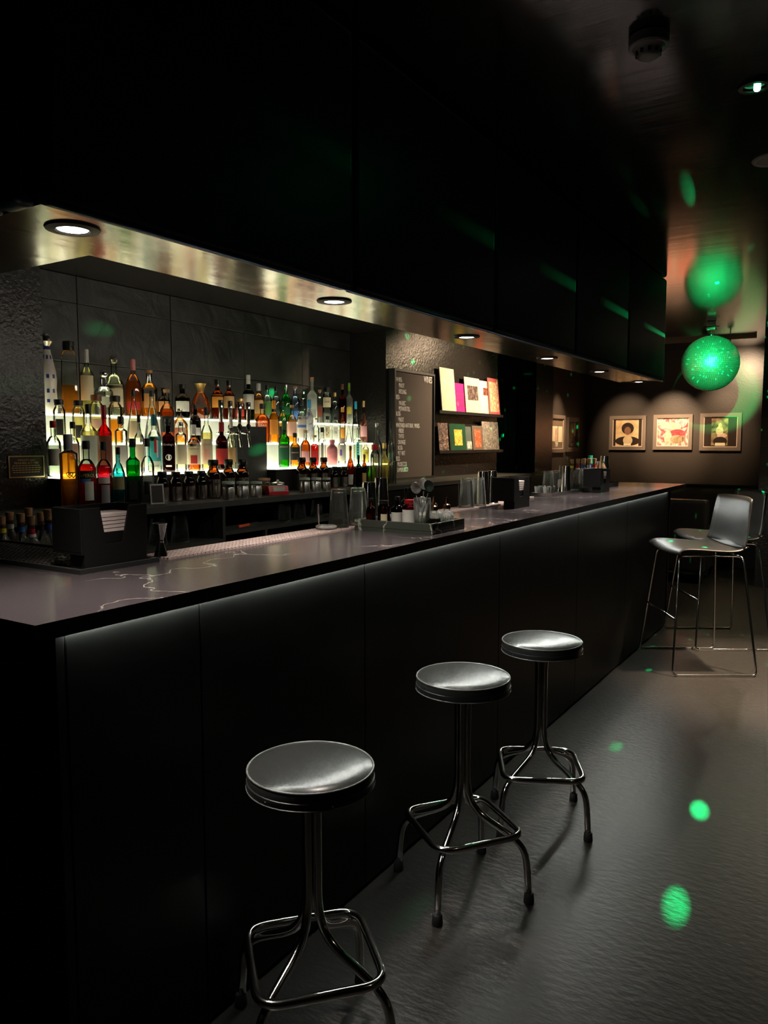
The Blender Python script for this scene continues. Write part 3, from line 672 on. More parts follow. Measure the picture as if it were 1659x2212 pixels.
def make_bottle(X, y, R, H, b, zb=None, label=None, group=None, face=None):
    tier, x0, x1, yt, shape, gk, lk, lev, ck, lab, txt, desc = b
    if zb is None: zb = BASE[tier][1]
    rot = math.atan2(-y, -X) if face is None else face       # label looks out over the bar
    t = thing('bottle', label or desc, 'bottle', (X, y, zb), 0, group or 'bottles on the '+where[tier])
    if shape == 'CERAMIC':
        pr = [(.62, 0), (.7, .02), (.75, .12), (.68, .3), (.74, .42), (.70, .52), (.5, .66), (.34, .76), (.30, .80)]
        pr = [(r*R*1.25, z*H) for r, z in pr]; lathe('body', pr, M_white_cer, t)
        for zz, hh in ((.14, .04), (.26, .05), (.44, .05), (.68, .05)):
            for a in (-.7, .0, .7): patch('painted_flower', pr, 2, zz*H, (zz+hh)*H, .16, M_bluep, t, .0006, rot, a)
        lathe('collar', [(.28*R, .80*H), (.36*R, .84*H)], M_bluep, t)
        lathe('stopper', [(.3*R, .84*H), (.66*R, .90*H), (.62*R, .93*H), (.5*R, .97*H), (.2*R, H), (0, H)], M_chrome, t); return t
    if shape == 'CERP':
        pr = [(r*R, z*H) for r, z in [(.9, 0), (1, .03), (1, .6), (.92, .7), (.5, .78), (.42, .84), (.5, .9), (.5, 1), (0, 1)]]
        lathe('body', pr, M_pinkc, t); return t
    if shape == 'DECA':
        pr = [(r*R, z*H) for r, z in [(.5, 0), (.8, .04), (.98, .14), (1, .24), (.9, .42), (.68, .60), (.42, .72), (.34, .76)]]
        lathe('body', pr, glass(gk), t, cap1=False); lathe('liquid', cut(pr, .012*H, lev*H, .95), liq(lk), t)
        lathe('gold_neck', [(.33*R, .75*H), (.36*R, .84*H), (.5*R, .96*H), (.58*R, H), (0, H)], capm('gold'), t); return t
    pr, n, rc, cf = bprof(shape, H, R)
    if gk == 'FROST': gm = M_frost
    elif gk == 'CERB': gm = M_blueceram
    else: gm = glass(gk)
    bd = lathe('body', pr, gm, t, 24, n, rot=rot)
    if lk: lathe('liquid', cut(pr, .012*H, lev*H, .94), liq(lk), t, 24, n, rot=rot)
    z1 = pr[-1][1]
    if ck == 'BALL':
        lathe('stopper', [(rc*.7, z1)]+[(rc*1.25*math.cos(a), z1+rc*1.3+rc*1.25*math.sin(a)) for a in [(-1.1+i*.35) for i in range(8)]]+[(0, z1+rc*2.55)], mat('stopper_glass', (.8, .82, .78), .1, 1), t, 16)
    elif ck == 'PINE':
        lathe('stopper', [(rc*.9, z1), (rc*1.3, z1+.004)]+[(rc*1.25*math.cos(a)*(1+.08*(i % 2)), z1+rc*1.3+rc*1.35*math.sin(a)) for i, a in enumerate([(-1.0+i*.3) for i in range(9)])]+[(0, z1+rc*2.7)], mat('stopper_glass2', (.6, .6, .5), .15, .9), t, 12)
    elif ck:
        tall = H*(cf*.55) ; drop = H*.06 if ck not in ('cork', 'silver', 'wood') else .0
        if ck in ('blue', 'maroon', 'dkred', 'pink', 'grey', 'teal', 'orange', 'greencap', 'green', 'white'): drop = H*.13
        rr = rc*1.06
        lathe('cap', [(rr*1.02, z1-drop), (rr*1.04, z1+tall*.4), (rr*(1.0 if ck not in ('cork', 'wood') else 1.15), z1+tall-.001), (rr*.9, z1+tall), (0, z1+tall)], capm(ck), t, 20)
    if lab:
        col, a, c, half = lab
        bd = patch('label', pr, n, a*H, c*H, half*1.25 if n == 2 else .62*half+.1, labm(col), t, .0008, rot)
    if txt == 'NET':
        for k in range(8):
            a0 = k*math.pi/4; path = []
            for s in range(13):
                z = (.06+.62*s/12)*H; r = rad_at(pr, z)+.0012; a = a0+(1 if k % 2 else -1)*s*.16; path.append((r*math.cos(a), r*math.sin(a), z))
            tube('wire', path, .0008, capm('gold'), bd, 5)
    elif txt == 'BAND':
        patch('blue_band', pr, n, .36*H, .42*H, 1.1, labm('blue'), bd, .0014, rot)
    elif txt == 'STROKE':
        for a, c, q in ((.42, .56, -.2), (.28, .34, -.15), (.36, .4, .25)): patch('brush_stroke', pr, n, a*H, c*H, .07, M_ink, bd, .0014, rot, q)
    elif txt == 'KANJI':
        for k in range(6): patch('brush_stroke', pr, n, (.16+.07*k)*H, (.165+.07*k+.02)*H, .16, M_ink, bd, .0014, rot); patch('brush_stroke', pr, n, (.15+.07*k)*H, (.15+.07*k+.05)*H, .03, M_ink, bd, .0015, rot, .05*(-1)**k)
    elif txt == 'BLOB':
        patch('blot', pr, n, .35*H, .58*H, .3, mat('violet', (.18, .12, .5), .5), bd, .0014, rot, -.25)
    elif txt == 'STRIPES':
        patch('stripe', pr, n, .34*H, .58*H, .18, labm('red'), bd, .0014, rot, .15); patch('stripe', pr, n, .26*H, .56*H, .12, labm('white'), bd, .0015, rot, .42)
        patch('stripe', pr, n, .24*H, .44*H, .12, mat('steelblue', (.12, .22, .5), .5), bd, .0014, rot, .62); patch('label_foot', pr, n, .02*H, .2*H, .95, labm('pale'), bd, .0012, rot)
        bent_text('TARANIS', pr, .10*H, R*.42, .8, M_ink, bd, rot)
    elif txt == 'ELIJAH|CRAIG':
        bent_text('ELIJAH', pr, .50*H, R*.46, .9, M_txt, bd, rot); bent_text('CRAIG', pr, .42*H, R*.46, .9, M_txt, bd, rot)
        patch('label', pr, n, .14*H, .26*H, .5, labm('brown'), t, .0008, rot)
    elif txt == 'Gosling':
        bent_text('Gosling\'s', pr, .50*H, R*.42, 1, M_txt, bd, rot, n=5)
        lathe_loc = R*1.002
        for q in range(18):
            a0, a1 = q/18*2*math.pi, (q+1)/18*2*math.pi
        ring = [(lathe_loc+.0008, .42*R*math.cos(a*math.pi/12), .28*H+.42*R*math.sin(a*math.pi/12)) for a in range(24)]
        ring = [Vector((x*math.cos(rot)-y*math.sin(rot), x*math.sin(rot)+y*math.cos(rot), z)) for x, y, z in ring]
        tube('emblem', ring, .0016, M_txt, bd, 5, True)
        patch('emblem', pr, n, .22*H, .32*H, .16, M_txt, bd, .001, rot, .06)
        patch('emblem', pr, n, .10*H, .13*H, .4, M_txt, bd, .001, rot)
    elif txt in ('PLANTERAY', 'PLANTERAY2'):
        bent_text('PLANTERAY', pr, (.46 if txt[-1] != '2' else .40)*H, R*.34, .9, mat('gold_ink', (.45, .25, .05), .5), bd, rot)
        patch('stamp', pr, n, .16*H, .34*H, .5, labm('red') if txt[-1] != '2' else labm('salmon'), bd, .0014, rot)
    elif txt == 'JAMESON': bent_text('JAMESON', pr, .42*H, R*.42, .9, labm('cream'), bd, rot)
    elif txt == 'KINAHAN\'S': bent_text('KINAHAN\'S', pr, .40*H, R*.36, .8, labm('salmon'), bd, rot)
    elif txt == 'MARE': bent_text('MARE', pr, .58*H, R*.5, 1, M_ink, bd, rot)
    elif txt == 'TWO': bent_text('TWO', pr, .42*H, R*.6, 1, M_ink, bd, rot)
    elif txt == 'N': bent_text('N', pr, .36*H, R*.9, .8, M_ink, bd, rot, n=5)
    elif txt == 'BEESOU':
        bent_text('BEESOU', pr, .34*H, R*.50, 1, M_ink, bd, rot, ctr=.25)
        for s in (-1, 1):
            ring = []
            for a in range(20):
                q = a/20*2*math.pi; u = (.34*R*(math.sin(q)**3)+s*.20*R+.25*R); w = .30*R*(math.cos(q)-.35*math.cos(2*q)-.12*math.cos(3*q))
                th = rot+u/R; ring.append(((R+.0012)*math.cos(th), (R+.0012)*math.sin(th), .47*H+w))
            tube('heart_emblem', ring, .0019, M_ink, bd, 5, True)
    elif txt == 'APEROL':
        bent_text('APEROL', pr, .465*H, R*.54, .9, labm('yellow'), bd, rot, ctr=.1)
        patch('label', pr, n, .12*H, .40*H, .5, labm('pale'), t, .0008, rot, .25)
        patch('label', pr, n, .38*H, .44*H, .6, labm('blue'), t, .0007, rot, -.2)
    elif txt == 'CAMPARI':
        bent_text('CAMPARI', pr, .475*H, R*.54, .95, M_txt, bd, rot, ctr=.1)
        patch('label', pr, n, .03*H, .34*H, .55, mat('label_ribbed', (.55, .56, .58), .3, .6), t, .0008, rot, .15)
    return t
for X, y, R, H, b in pl: make_bottle(X, y, R, H, b)

# small mixed bottles and jars at the far end of the back bar ledge
ENDB = [
 (747, 767, 963, 1022, 'bulb', 'amberg', 'orange', .6, 'brown', ('pale', .05, .3, .5), 'small amber liqueur flask with brown top beside the shaker glasses', -3.05),
 (768, 781, 983, 1036, 'std', 'dgreen', None, 0, 'black', None, 'small dark green bottle beside the amber flask', -3.0),
 (781, 793, 981, 1036, 'std', 'brown', 'brown', .5, 'brown', ('tan', .1, .4, .6), 'small brown bottle with tan diamond label', -3.05),
 (794, 813, 981, 1036, 'bulb', 'clear', 'lime', .6, 'black', None, 'small round bottle of yellow-green liqueur', -3.0),
 (791, 812, 914, 1036, 'std', 'clear', 'clear', .5, 'silver', None, 'clear bottle with thin silver neck at the shelf end', -3.12),
 (808, 821, 910, 1036, 'std', 'clear', 'clear', .5, 'black', None, 'clear bottle with black cap at the shelf end', -3.2),
 (800, 820, 960, 1036, 'jar', 'clear', 'pale', .7, 'red', None, 'wide clear jar with dark red lid at the shelf end', -2.95),
 (821, 843, 957, 1036, 'wine', 'clear', 'yellow', .8, 'gold', None, 'pale yellow bottle with gold capsule beside the wine board', -3.05),
 (841, 855, 962, 1044, 'wine', 'smoke', 'clear', .6, 'black', None, 'smoky swing-top bottle beside the wine board', -3.0),
]
sp = []
for (x0, x1, yt, yb, shape, gk, lk, lev, ck, lab, desc, X) in ENDB:
    c = onx((x0+x1)/2, 1000, X); d = depth(c); R = (x1-x0)/2*d/F; H = onx((x0+x1)/2, yt, X).z-ZB
    sp.append([X, c.y, R, H, ('F', 0, 0, 0, shape, gk, lk, lev, ck, lab, None, desc)])
for it in range(40):
    for i in range(len(sp)):
        for j in range(i+1, len(sp)):
            dx, dy = sp[j][0]-sp[i][0], sp[j][1]-sp[i][1]; dd = math.hypot(dx, dy); need = sp[i][2]+sp[j][2]+.002
            if dd < need:
                sx = 1 if dx >= 0 else -1; sh = (need-dd)/2; sp[i][0] -= sx*sh*.6; sp[j][0] += sx*sh*.6
                sy = 1 if dy > 0 else -1; sp[i][1] -= sy*sh*.5; sp[j][1] += sy*sh*.5
    for p in sp:
        p[0] = min(max(p[0], (-3.1 if p[1] < 5.0 else -3.25)+p[2]), -2.84-p[2])
for X, y, R, H, b in sp: make_bottle(X, y, R, H, b, ZB)

# amber storage jars and steel tins along the ledge
M_jar = thin_glass('jar_amber', (.30, .12, .03))
M_fill = mat('jar_filling', (.10, .06, .035), .7, var=.5, vscale=120)
M_tinlid = mat('tin_lid', (.45, .55, .48), .35)
def jar(x0, x1, yt, yb, X, desc, group):
    c = onx((x0+x1)/2, 1030, X); d = depth(c); R = (x1-x0)/2*d/F; H = onx((x0+x1)/2, yt, X).z-ZB
    t = thing('storage_jar', desc, 'jar', (X, c.y, ZB), 0, group)
    pr = [(.9*R, 0), (R, .02*H), (R, .58*H), (.9*R, .68*H), (.62*R, .76*H), (.6*R, .84*H), (.66*R, .85*H)]
    lathe('body', pr, M_jar, t); lathe('filling', cut(pr, .006, .55*H, .94), M_fill, t)
    lathe('lid', [(.70*R, .85*H), (.74*R, .87*H), (.74*R, .97*H), (.66*R, H), (0, H)], M_plast, t)
    lathe('steel_sleeve', [(R*1.015, .02*H), (R*1.015, .50*H)], mat('sleeve_metal', (.55, .5, .46), .18, 1), t, cap0=False, cap1=False)
    return t
jr = [(336, 364, 1019), (366, 393, 1019), (395, 421, 1018), (423, 447, 1017)]
for i, (a, b, y) in enumerate(jr): jar(a, b, y, 1078, -3.03, ('first', 'second', 'third', 'fourth')[i]+' low dark storage jar after the white-framed sign', 'dark storage jars on the back bar ledge')
for q, (a, b, y, X) in enumerate(((446, 476, 993, -3.03), (481, 507, 992, -3.07), (510, 537, 992, -3.07))): jar(a, b, y, 1078, X, ('widest', 'middle', 'last before the red timer,')[q]+' tall amber apothecary jar with black stopper below the beer taps', 'apothecary jars on the back bar ledge')
for q, (a, b, y, X) in enumerate(((640, 664, 988, -3.07), (666, 687, 988, -3.07), (689, 710, 988, -3.07))): jar(a, b, y, 1078, X, ('first', 'second', 'third')[q]+' after the red timer, amber apothecary jar with black stopper below the squat red-amber bottles', 'apothecary jars on the back bar ledge')
for (a, b, y, X) in ((714, 732, 1008, -3.06), (734, 753, 1008, -3.06)): jar(a, b, y, 1040, X, 'short black-lidded jar under the pink stoneware bottle', 'dark storage jars on the back bar ledge')
ORD = ('first', 'second', 'third', 'fourth', 'fifth', 'sixth')
def tin(x0, x1, yt, X, desc):
    c = onx((x0+x1)/2, 1055, X); d = depth(c); R = (x1-x0)/2*d/F; H = onx((x0+x1)/2, yt, X).z-ZB
    t = thing('steel_tin', desc, 'tin', (X, c.y, ZB), 0, 'steel tins on the back bar ledge')
    lathe('body', [(.92*R, 0), (.96*R, .01*H), (.96*R, .66*H), (.93*R, .68*H), (.96*R, .70*H), (.93*R, .75*H), (.96*R, .77*H), (.96*R, .86*H)], M_steel, t)
    lathe('lid', [(R, .86*H), (R, .99*H), (.97*R, H), (0, H)], M_tinlid, t)
for q, (a, b) in enumerate(((480, 507), (511, 538), (541, 566))): tin(a, b, 1040, -2.90, ORD[2-q]+' from the red timer, small steel tin below the beer taps')
for q, (a, b) in enumerate(((647, 670), (672, 694), (696, 714))): tin(a, b, 1032, -2.90, ORD[q]+' after the red timer, small steel tin before the apothecary jars')
# red timer and steel dish, little framed sign
c = onx(598, 1060, -2.93)
t = thing('card_timer', 'red wedge-shaped counter timer with grey display on the ledge', 'timer', (-2.93, c.y, ZB), math.atan2(-c.y, 2.93)*.5)
extrude_poly('body', [(-.03, 0), (.03, 0), (.03, .018), (.02, .05), (-.03, .05)], -.062, .062, mat('red_plastic', (.5, .02, .03), .35), t, 'y')
o = box('display', (-.0005, -.035, -.012), (.0012, .04, .012), mat('lcd', (.25, .28, .22), .3), t); o.location = (.0265, 0, .033); o.rotation_euler = (0, math.radians(-17.4), 0)
c2 = onx(611, 1048, -3.0)
t = thing('sugar_bowl', 'lidded steel sugar bowl behind the red timer', 'bowl', (-3.04, c2.y, ZB))
lathe('body', [(.03, 0), (.04, .01), (.042, .05), (.04, .055)], M_steel, t); lathe('lid', [(.042, .055), (.042, .06), (.01, .068), (.008, .078), (0, .078)], M_steel, t)
c2 = onx(585, 1040, -3.0)
t = thing('spice_jar', 'small clear jar of dried spices behind the red timer', 'jar', (-3.05, c2.y, ZB))
pr = [(.035, 0), (.038, .005), (.038, .06), (.032, .075), (.034, .08)]
lathe('body', pr, M_glass, t); lathe('filling', cut(pr, .004, .05, .93), mat('spice', (.3, .16, .06), .9, var=.5, vscale=200), t); lathe('lid', [(.036, .08), (.036, .092), (0, .094)], M_cork, t)
c = onx(343, 1068, -2.95)
t = thing('table_sign', 'small white-framed dark sign leaning by the clear bottle', 'sign', (-2.96, c.y, ZB), -.35)
o = box('frame', (-.004, -.035, 0), (.004, .035, .10), mat('grey_frame', (.45, .45, .43), .4), t, .001); o.rotation_euler = (0, -.12, 0)
o2 = box('panel', (.0042, -.028, .008), (.005, .028, .092), M_black, t); o2.rotation_euler = (0, -.12, 0)

# beer taps
for i, (px, yt) in enumerate(((478, 864), (498, 866), (518, 868), (537, 869))):
    X = -3.12 if i > 1 else -3.235
    c = onx(px, 930, X); zt = onx(px, yt, X).z; zm = onx(px, 915, X).z; zl = onx(px, 966, X).z
    t = thing('beer_tap', 'chrome beer tap with tall handle, '+('first', 'second', 'third', 'fourth')[i]+' of four counting from the brass notice wall', 'beer tap', (X, c.y, zm), 0, 'four beer taps')
    lathe('handle', [(.008, 0), (.010, .01), (.014, (zt-zm)*.6), (.015, zt-zm-.004), (.012, zt-zm), (0, zt-zm)], M_chrome, t, 16)
    lathe('collar', [(.010, -.035), (.014, -.03), (.014, -.012), (.009, -.006), (.009, 0)], M_plast, t, 14)
    tube('spout', smooth_path([(0, 0, -.03), (0, 0, -.07), (.008, 0, zl-zm)], .015), .0075, M_chrome, t, 10)
    # arm back to slab / step
    tube('shank', [(0, 0, -.055), ((-3.20 if i > 1 else -3.27)-X, 0, -.055)], .009, M_chrome, t, 10)

# glasses below the back bar
def tumbler(name, x, y, z, r0, r1, h, label, group, inv=True, base=.006, fac=None):
    t = thing(name, label, 'glass', (x, y, z), 0, group)
    pr = [(r0, 0), (r0, .001), (r1, h)] if not inv else [(r1, 0), (r1*.99, .002), (r0, h-.004), (r0*.95, h)]
    if inv:
        pr = [(r1-.002, .002), (r1, 0), (r1, .003), (r0, h-.006), (r0*.93, h), (0, h)]
        inn = [(r1-.002, .002), (r0-.002, h-.014), (0, h-.014)]
        lathe('body', pr, M_glass, t, 20, cap0=False); lathe('inside', inn, M_glass, t, 20, cap0=False)
    else:
        lathe('body', [(0, 0), (r0*.93, 0), (r0, .004), (r1, h), (r1-.002, h)], M_glass, t, 20, cap1=False); lathe('inside', [(0, .012), (r0-.002, .013), (r1-.002, h)], M_glass, t, 20, cap1=False)
    return t
for i, px in enumerate((340, 362, 388, 415, 447, 468)):
    y = onx(px, 1125, -2.93).y; tumbler('tumbler', -2.93-(i % 2)*.09, y, 1.005, .036, .046, .13, ('first', 'second', 'third', 'fourth', 'fifth', 'sixth')[5-i]+' upturned clear tumbler from the upright beside the orange knife', 'tumblers under the back bar')
for i, px in enumerate((612, 628, 645, 662, 681)):
    y = onx(px, 1100, -2.93).y
    t = tumbler('cut_glass', -2.92-(i % 2)*.1, y, 1.04, .030, .036, .105, 'upturned cut-crystal rocks glass on the shelf behind the mixing glasses', 'crystal glasses under the back bar')
    nv, nf = [], []
    for k in range(16):
        for j in range(4):
            a = (k+.5*(j % 2))/16*2*math.pi; z = .015+j*.022; r = .036-.006*z/.105+.0006
            pts = [(a-.13, z), (a, z-.01), (a+.13, z), (a, z+.01)]; bidx = len(nv)
            nv += [(r*math.cos(q), r*math.sin(q), w) for q, w in pts]+[((r+.0035)*math.cos(a), (r+.0035)*math.sin(a), z)]
            nf += [(bidx, bidx+1, bidx+4), (bidx+1, bidx+2, bidx+4), (bidx+2, bidx+3, bidx+4), (bidx+3, bidx, bidx+4)]
    link('cut_facets', pyd('facets', nv, nf), M_glass, t)
# orange peeler on the shelf, tools
tube('o', [(0, 0, 0), (0, .1, .0)], .004, None) if False else None
yk = onx(500, 1100, -2.95).y
t = thing('bar_knife', 'orange-handled knife lying at the open shelf', 'knife', (-2.9, yk+.0, 1.04), .25)
box('handle', (-.006, 0, 0), (.006, .12, .014), mat('orange_handle', (.7, .12, .05), .4), t, .003)
box('blade', (-.001, .12, .003), (.001, .22, .013), M_steel, t)

# ================================================================== WALL ITEMS
p0, p1 = onx(16, 985, XW), onx(95, 1030, XW)
t = thing('brass_notice', 'small black wall notice with brass border and tiny lettering', 'notice', (XW, (p0.y+p1.y)/2, (p0.z+p1.z)/2))
hw, hh = (p1.y-p0.y)/2, (p0.z-p1.z)/2
M_brass = mat('brass', (.55, .42, .2), .3, 1)
plate = box('plate', (0, -hw, -hh), (.004, hw, hh), mat('notice_black', (.02, .019, .016), .35), t)
for lo, hi in (((.004, -hw, hh-.005), (.007, hw, hh)), ((.004, -hw, -hh), (.007, hw, -hh+.005)), ((.004, -hw, -hh+.005), (.007, -hw+.005, hh-.005)), ((.004, hw-.005, -hh+.005), (.007, hw, hh-.005))): box('border', lo, hi, M_brass, t)
wall_text('WEIGHTS AND', 0, hh*.52, .0042, .013, 1, M_brass, plate, 'CENTER', .0005)
wall_text('MEASURES ACT 1985', 0, hh*.24, .0042, .0145, .9, M_brass, plate, 'CENTER', .0005)
for k in range(4):
    ww = hw*(.78, .84, .8, .76)[k]
    for q in range(9):
        a = -ww+2*ww*q/9; box('text_line', (.004, a, hh*(.06-.2*k)), (.0046, a+2*ww/9*.8, hh*(.06-.2*k)+.0035), M_brass, plate)

# wine letter board
bl, br, bt, bbm = onx(853, 795, XW+.06).y, onx(940, 810, XW+.06).y, onx(853, 795, XW+.06).z, ZB+.001
t = thing('letter_board', 'tall black felt letter board listing wines in white letters', 'letter board', (XW, (bl+br)/2, 0))
hw = (br-bl)/2
box('back', (.002, -hw, bbm), (.045, hw, bt), mat('board_edge', (.01, .01, .01), .5), t)
M_felt = mat('felt', (.10, .085, .075), .85)
felt = box('felt', (.045, -hw+.018, bbm+.02), (.047, hw-.018, bt-.018), M_felt, t)
nv, nf = [], []
zz = bbm+.03
while zz < bt-.03: addbox(nv, nf, (.047, -hw+.018, zz), (.0485, hw-.018, zz+.005)); zz += .009
g = link('felt_ribs', pyd('ribs', nv, nf), M_felt, t); g['kind'] = 'stuff'
for lo, hi in (((.045, -hw, bt-.018), (.06, hw, bt)), ((.045, -hw, bbm), (.06, hw, bbm+.02)), ((.045, -hw, bbm+.02), (.06, -hw+.018, bt-.018)), ((.045, hw-.018, bbm+.02), (.06, hw, bt-.018))): box('frame', lo, hi, mat('board_frame', (.012, .012, .012), .4), t)
rows = [('WHITE-', 855, 824), ('PINOT', 861, 837), ('RIESLING', 861, 850), ('RED-', 855, 862), ('MALBEC', 861, 875), ('MONASRTELL', 861, 887), ('ROSE-', 855, 898), ('PINOT', 860, 911), ('VINEYARD-NATURAL WINES-', 855, 923), ('VERDE', 860, 935), ('TINTO', 860, 947), ('ORANGE', 859, 960), ('ROSA', 859, 972), ('PET NAT', 859, 984), ('FIZZ-', 855, 996), ('PROSECCO', 858, 1008), ('LAMBRUSCO', 858, 1020)]
for s, px, py in rows:
    q = onx(px, py, XW+.05); wall_text(s, q.y-t.location.y, q.z, .049, .052, .56, M_txt, felt)
q = onx(915, 826, XW+.05); wall_text('WINES', q.y-t.location.y, q.z, .049, .078, .62, M_txt, felt)

# magazine ledges and magazines
M_ledge = mat('ledge_black', (.01, .01, .01), .4)
def ledge(pxl, pxr, py, desc):
    a, b = onx(pxl, py, XW+.05), onx(pxr, py, XW+.05); z = a.z
    t = thing('picture_ledge', desc, 'ledge', (XW, (a.y+b.y)/2, z)); h = (b.y-a.y)/2
    box('shelf', (0, -h, -.015), (.085, h, 0), M_ledge, t); box('lip', (.085, -h, -.015), (.092, h, .012), M_ledge, t); box('back_rail', (0, -h, 0), (.008, h, .06), M_ledge, t)
    return z
z1 = ledge(941, 1079, 889, 'upper black picture ledge beside the wine board'); z2 = ledge(941, 1079, 976, 'lower black picture ledge beside the wine board')
M_pg = mat('page_edge', (.7, .62, .5), .7)
mags = [
 (z1, 953, 984, 792, (.78, .70, .52), None, 'tall cream spiral notebook on the upper ledge', 0),
 (z1, 981, 1009, 826, (.75, .03, .25), None, 'magenta booklet on the upper ledge', 1),
 (z1, 1005, 1038, 813, (.80, .68, .46), (.10, .07, .06), 'cream magazine with dark square photo on the upper ledge', 2),
 (z1, 1037, 1063, 821, (.88, .80, .62), (.22, .07, .04), 'white magazine with small portrait on the upper ledge', 3),
 (z1, 1056, 1079, 815, (.75, .14, .14), (.85, .5, .3), 'coral red magazine at the upper ledge end', 4),
 (z2, 947, 968, 913, (.10, .08, .08), (.45, .3, .22), 'dark magazine with brown cover photo on the lower ledge', 5),
 (z2, 972, 1006, 915, (.02, .08, .04), (.75, .5, .08), 'dark green magazine with yellow figure on the lower ledge', 6),
 (z2, 1003, 1022, 921, (.12, .15, .13), (.5, .55, .5), 'grey-green slim magazine on the lower ledge', 7),
 (z2, 1020, 1043, 919, (.18, .13, .10), (.6, .12, .05), 'magazine with red and white cover on the lower ledge', 8),
 (z2, 1042, 1077, 910, (.28, .26, .22), (.55, .5, .45), 'large grey magazine with pale streaked cover at the lower ledge end', 9),
]
for (z, xa, xb, yt, col, pc, desc, k) in mags:
    X = XW+.055-.010*(k % 2)
    a, b = onx(xa, yt, X), onx(xb, yt, X); w = (b.y-a.y)-.004; h = a.z-z
    t = thing('magazine', desc, 'magazine', (X+.015, (a.y+b.y)/2, z), 0, 'magazines on the picture ledges')
    t.rotation_euler = (0, -.09, 0)
    th = .004 if k % 3 else .008
    box('pages', (-th, -w/2, .003), (-.0005, w/2-.001, h-.001), M_pg, t)
    cov = picture_mat('cover_%d' % k, [col, tuple(c*.9 for c in col), tuple(min(1, c*1.05) for c in col)], 9, 1, k*1.3) if k not in (9, 5) else picture_mat('cover_%d' % k, [tuple(c*.35 for c in col), col, pc], 14, 4, k*1.3)
    cv = box('cover', (-.0005, -w/2, .002), (.0005, w/2, h), cov, t)
    if pc and k not in (9, 5):
        wh = {2: (.36, .38, .78), 3: (.22, .58, .80), 4: (.42, .1, .9), 6: (.26, .22, .8), 7: (.3, .1, .4), 8: (.3, .15, .85)}[k]
        box('cover_picture', (.0005, -w*wh[0]+w*.02, h*wh[1]), (.001, w*wh[0], h*wh[2]), picture_mat('cover_pic_%d' % k, [tuple(c*.5 for c in pc), pc, tuple(min(1, c*1.6+.1) for c in pc)], 22, 2, k), cv)
    if k == 0:
        for q in range(30): box('coil', (-.002, -w/2-.004, h*(q+.5)/30-.001), (.002, -w/2+.003, h*(q+.5)/30+.001), M_steel, t)
    if k == 1:
        for q in range(4):
            for s in range(4): box('cover_print', (.0005, -w*.30+s*w*.15, h*(.22+.13*q)), (.0009, -w*.30+s*w*.15+w*.11, h*(.22+.13*q)+h*.08), mat('plum', (.25, .01, .12), .5), cv)

# framed pictures
def framed(loc, w, h, axis, desc, pics, plaque=None):
    rz = 0 if axis == 'x' else -math.pi/2
    t = thing('framed_picture', desc, 'picture', loc, rz, 'framed pictures at the room end')
    f = .045
    for lo, hi in (((0, -w/2, h/2-f), (.03, w/2, h/2)), ((0, -w/2, -h/2), (.03, w/2, -h/2+f)), ((0, -w/2, -h/2+f), (.03, -w/2+f, h/2-f)), ((0, w/2-f, -h/2+f), (.03, w/2, h/2-f))): box('frame', lo, hi, M_frame, t)
    g2 = f+.008
    for lo, hi in (((.012, -w/2+f, h/2-g2), (.02, w/2-f, h/2-f)), ((.012, -w/2+f, -h/2+f), (.02, w/2-f, -h/2+g2)), ((.012, -w/2+f, -h/2+g2), (.02, -w/2+g2, h/2-g2)), ((.012, w/2-g2, -h/2+g2), (.02, w/2-f, h/2-g2))): box('slip', lo, hi, mat('slip_pale', (.7, .55, .4), .4), t)
    pc_ = box('picture', (.004, -w/2+f, -h/2+f), (.010, w/2-f, h/2-f), pics[0], t)
    x = .0102
    for (ya, yb, za, zb, m) in pics[1:]:
        if isinstance(ya, str):   # ellipse
            cy_, cz, ry, rz_ = yb
            v = [(x, cy_*w, cz*h)]+[(x, cy_*w+ry*w*math.cos(q/20*2*math.pi), cz*h+rz_*h*math.sin(q/20*2*math.pi)) for q in range(20)]
            link('picture_shape', pyd('shape', v, [(0, 1+q, 1+(q+1) % 20) for q in range(20)]), m, pc_)
        else:
            v = [(x, ya*w, za*h), (x, yb*w, za*h), (x, yb*w, zb*h), (x, ya*w, zb*h)]; link('picture_shape', pyd('shape', v, [(0, 1, 2, 3)]), m, pc_)
        x += .0003
    return t
M_tan = picture_mat('pic_tan', [(.55, .36, .16), (.7, .5, .26), (.75, .58, .34)], 4)
M_pk = picture_mat('pic_pink', [(.30, .02, .03), (.75, .10, .10), (.80, .30, .25), (.85, .55, .45), (.45, .06, .06)], 5, 3)
M_sep = picture_mat('pic_sepia', [(.03, .025, .02), (.25, .17, .09), (.5, .36, .2)], 5)
M_dk = mat('pic_dark', (.03, .018, .012), .35); M_skin = picture_mat('pic_mid', [(.55, .3, .2), (.8, .55, .4)], 12, 2)
M_crm = mat('pic_cream', (.85, .75, .5), .4)
def fpx(a, b, yt, yb): p, q = ony(a, yt, YF), ony(b, yb, YF); return (p.x+q.x)/2, (p.z+q.z)/2
cx, cz = fpx(1317, 1396, 899, 972)
framed((cx, YF, cz), .485, .46, 'y', 'framed tan print with dark round silhouette on the end wall', [M_tan, (.30, .40, -.4, .4, M_dk), (-.40, -.33, -.4, .4, M_dk), ('e', (.0, .13, .17, .17), 0, 0, M_dk), ('e', (.0, .06, .09, .12), 0, 0, mat('pic_brown', (.25, .12, .06), .4)), ('e', (0, -.24, .34, .14), 0, 0, M_dk), ('e', (.01, -.22, .13, .14), 0, 0, M_tan), (-.1, .1, -.37, -.31, M_crm)])
cx, cz = fpx(1411, 1497, 895, 973)
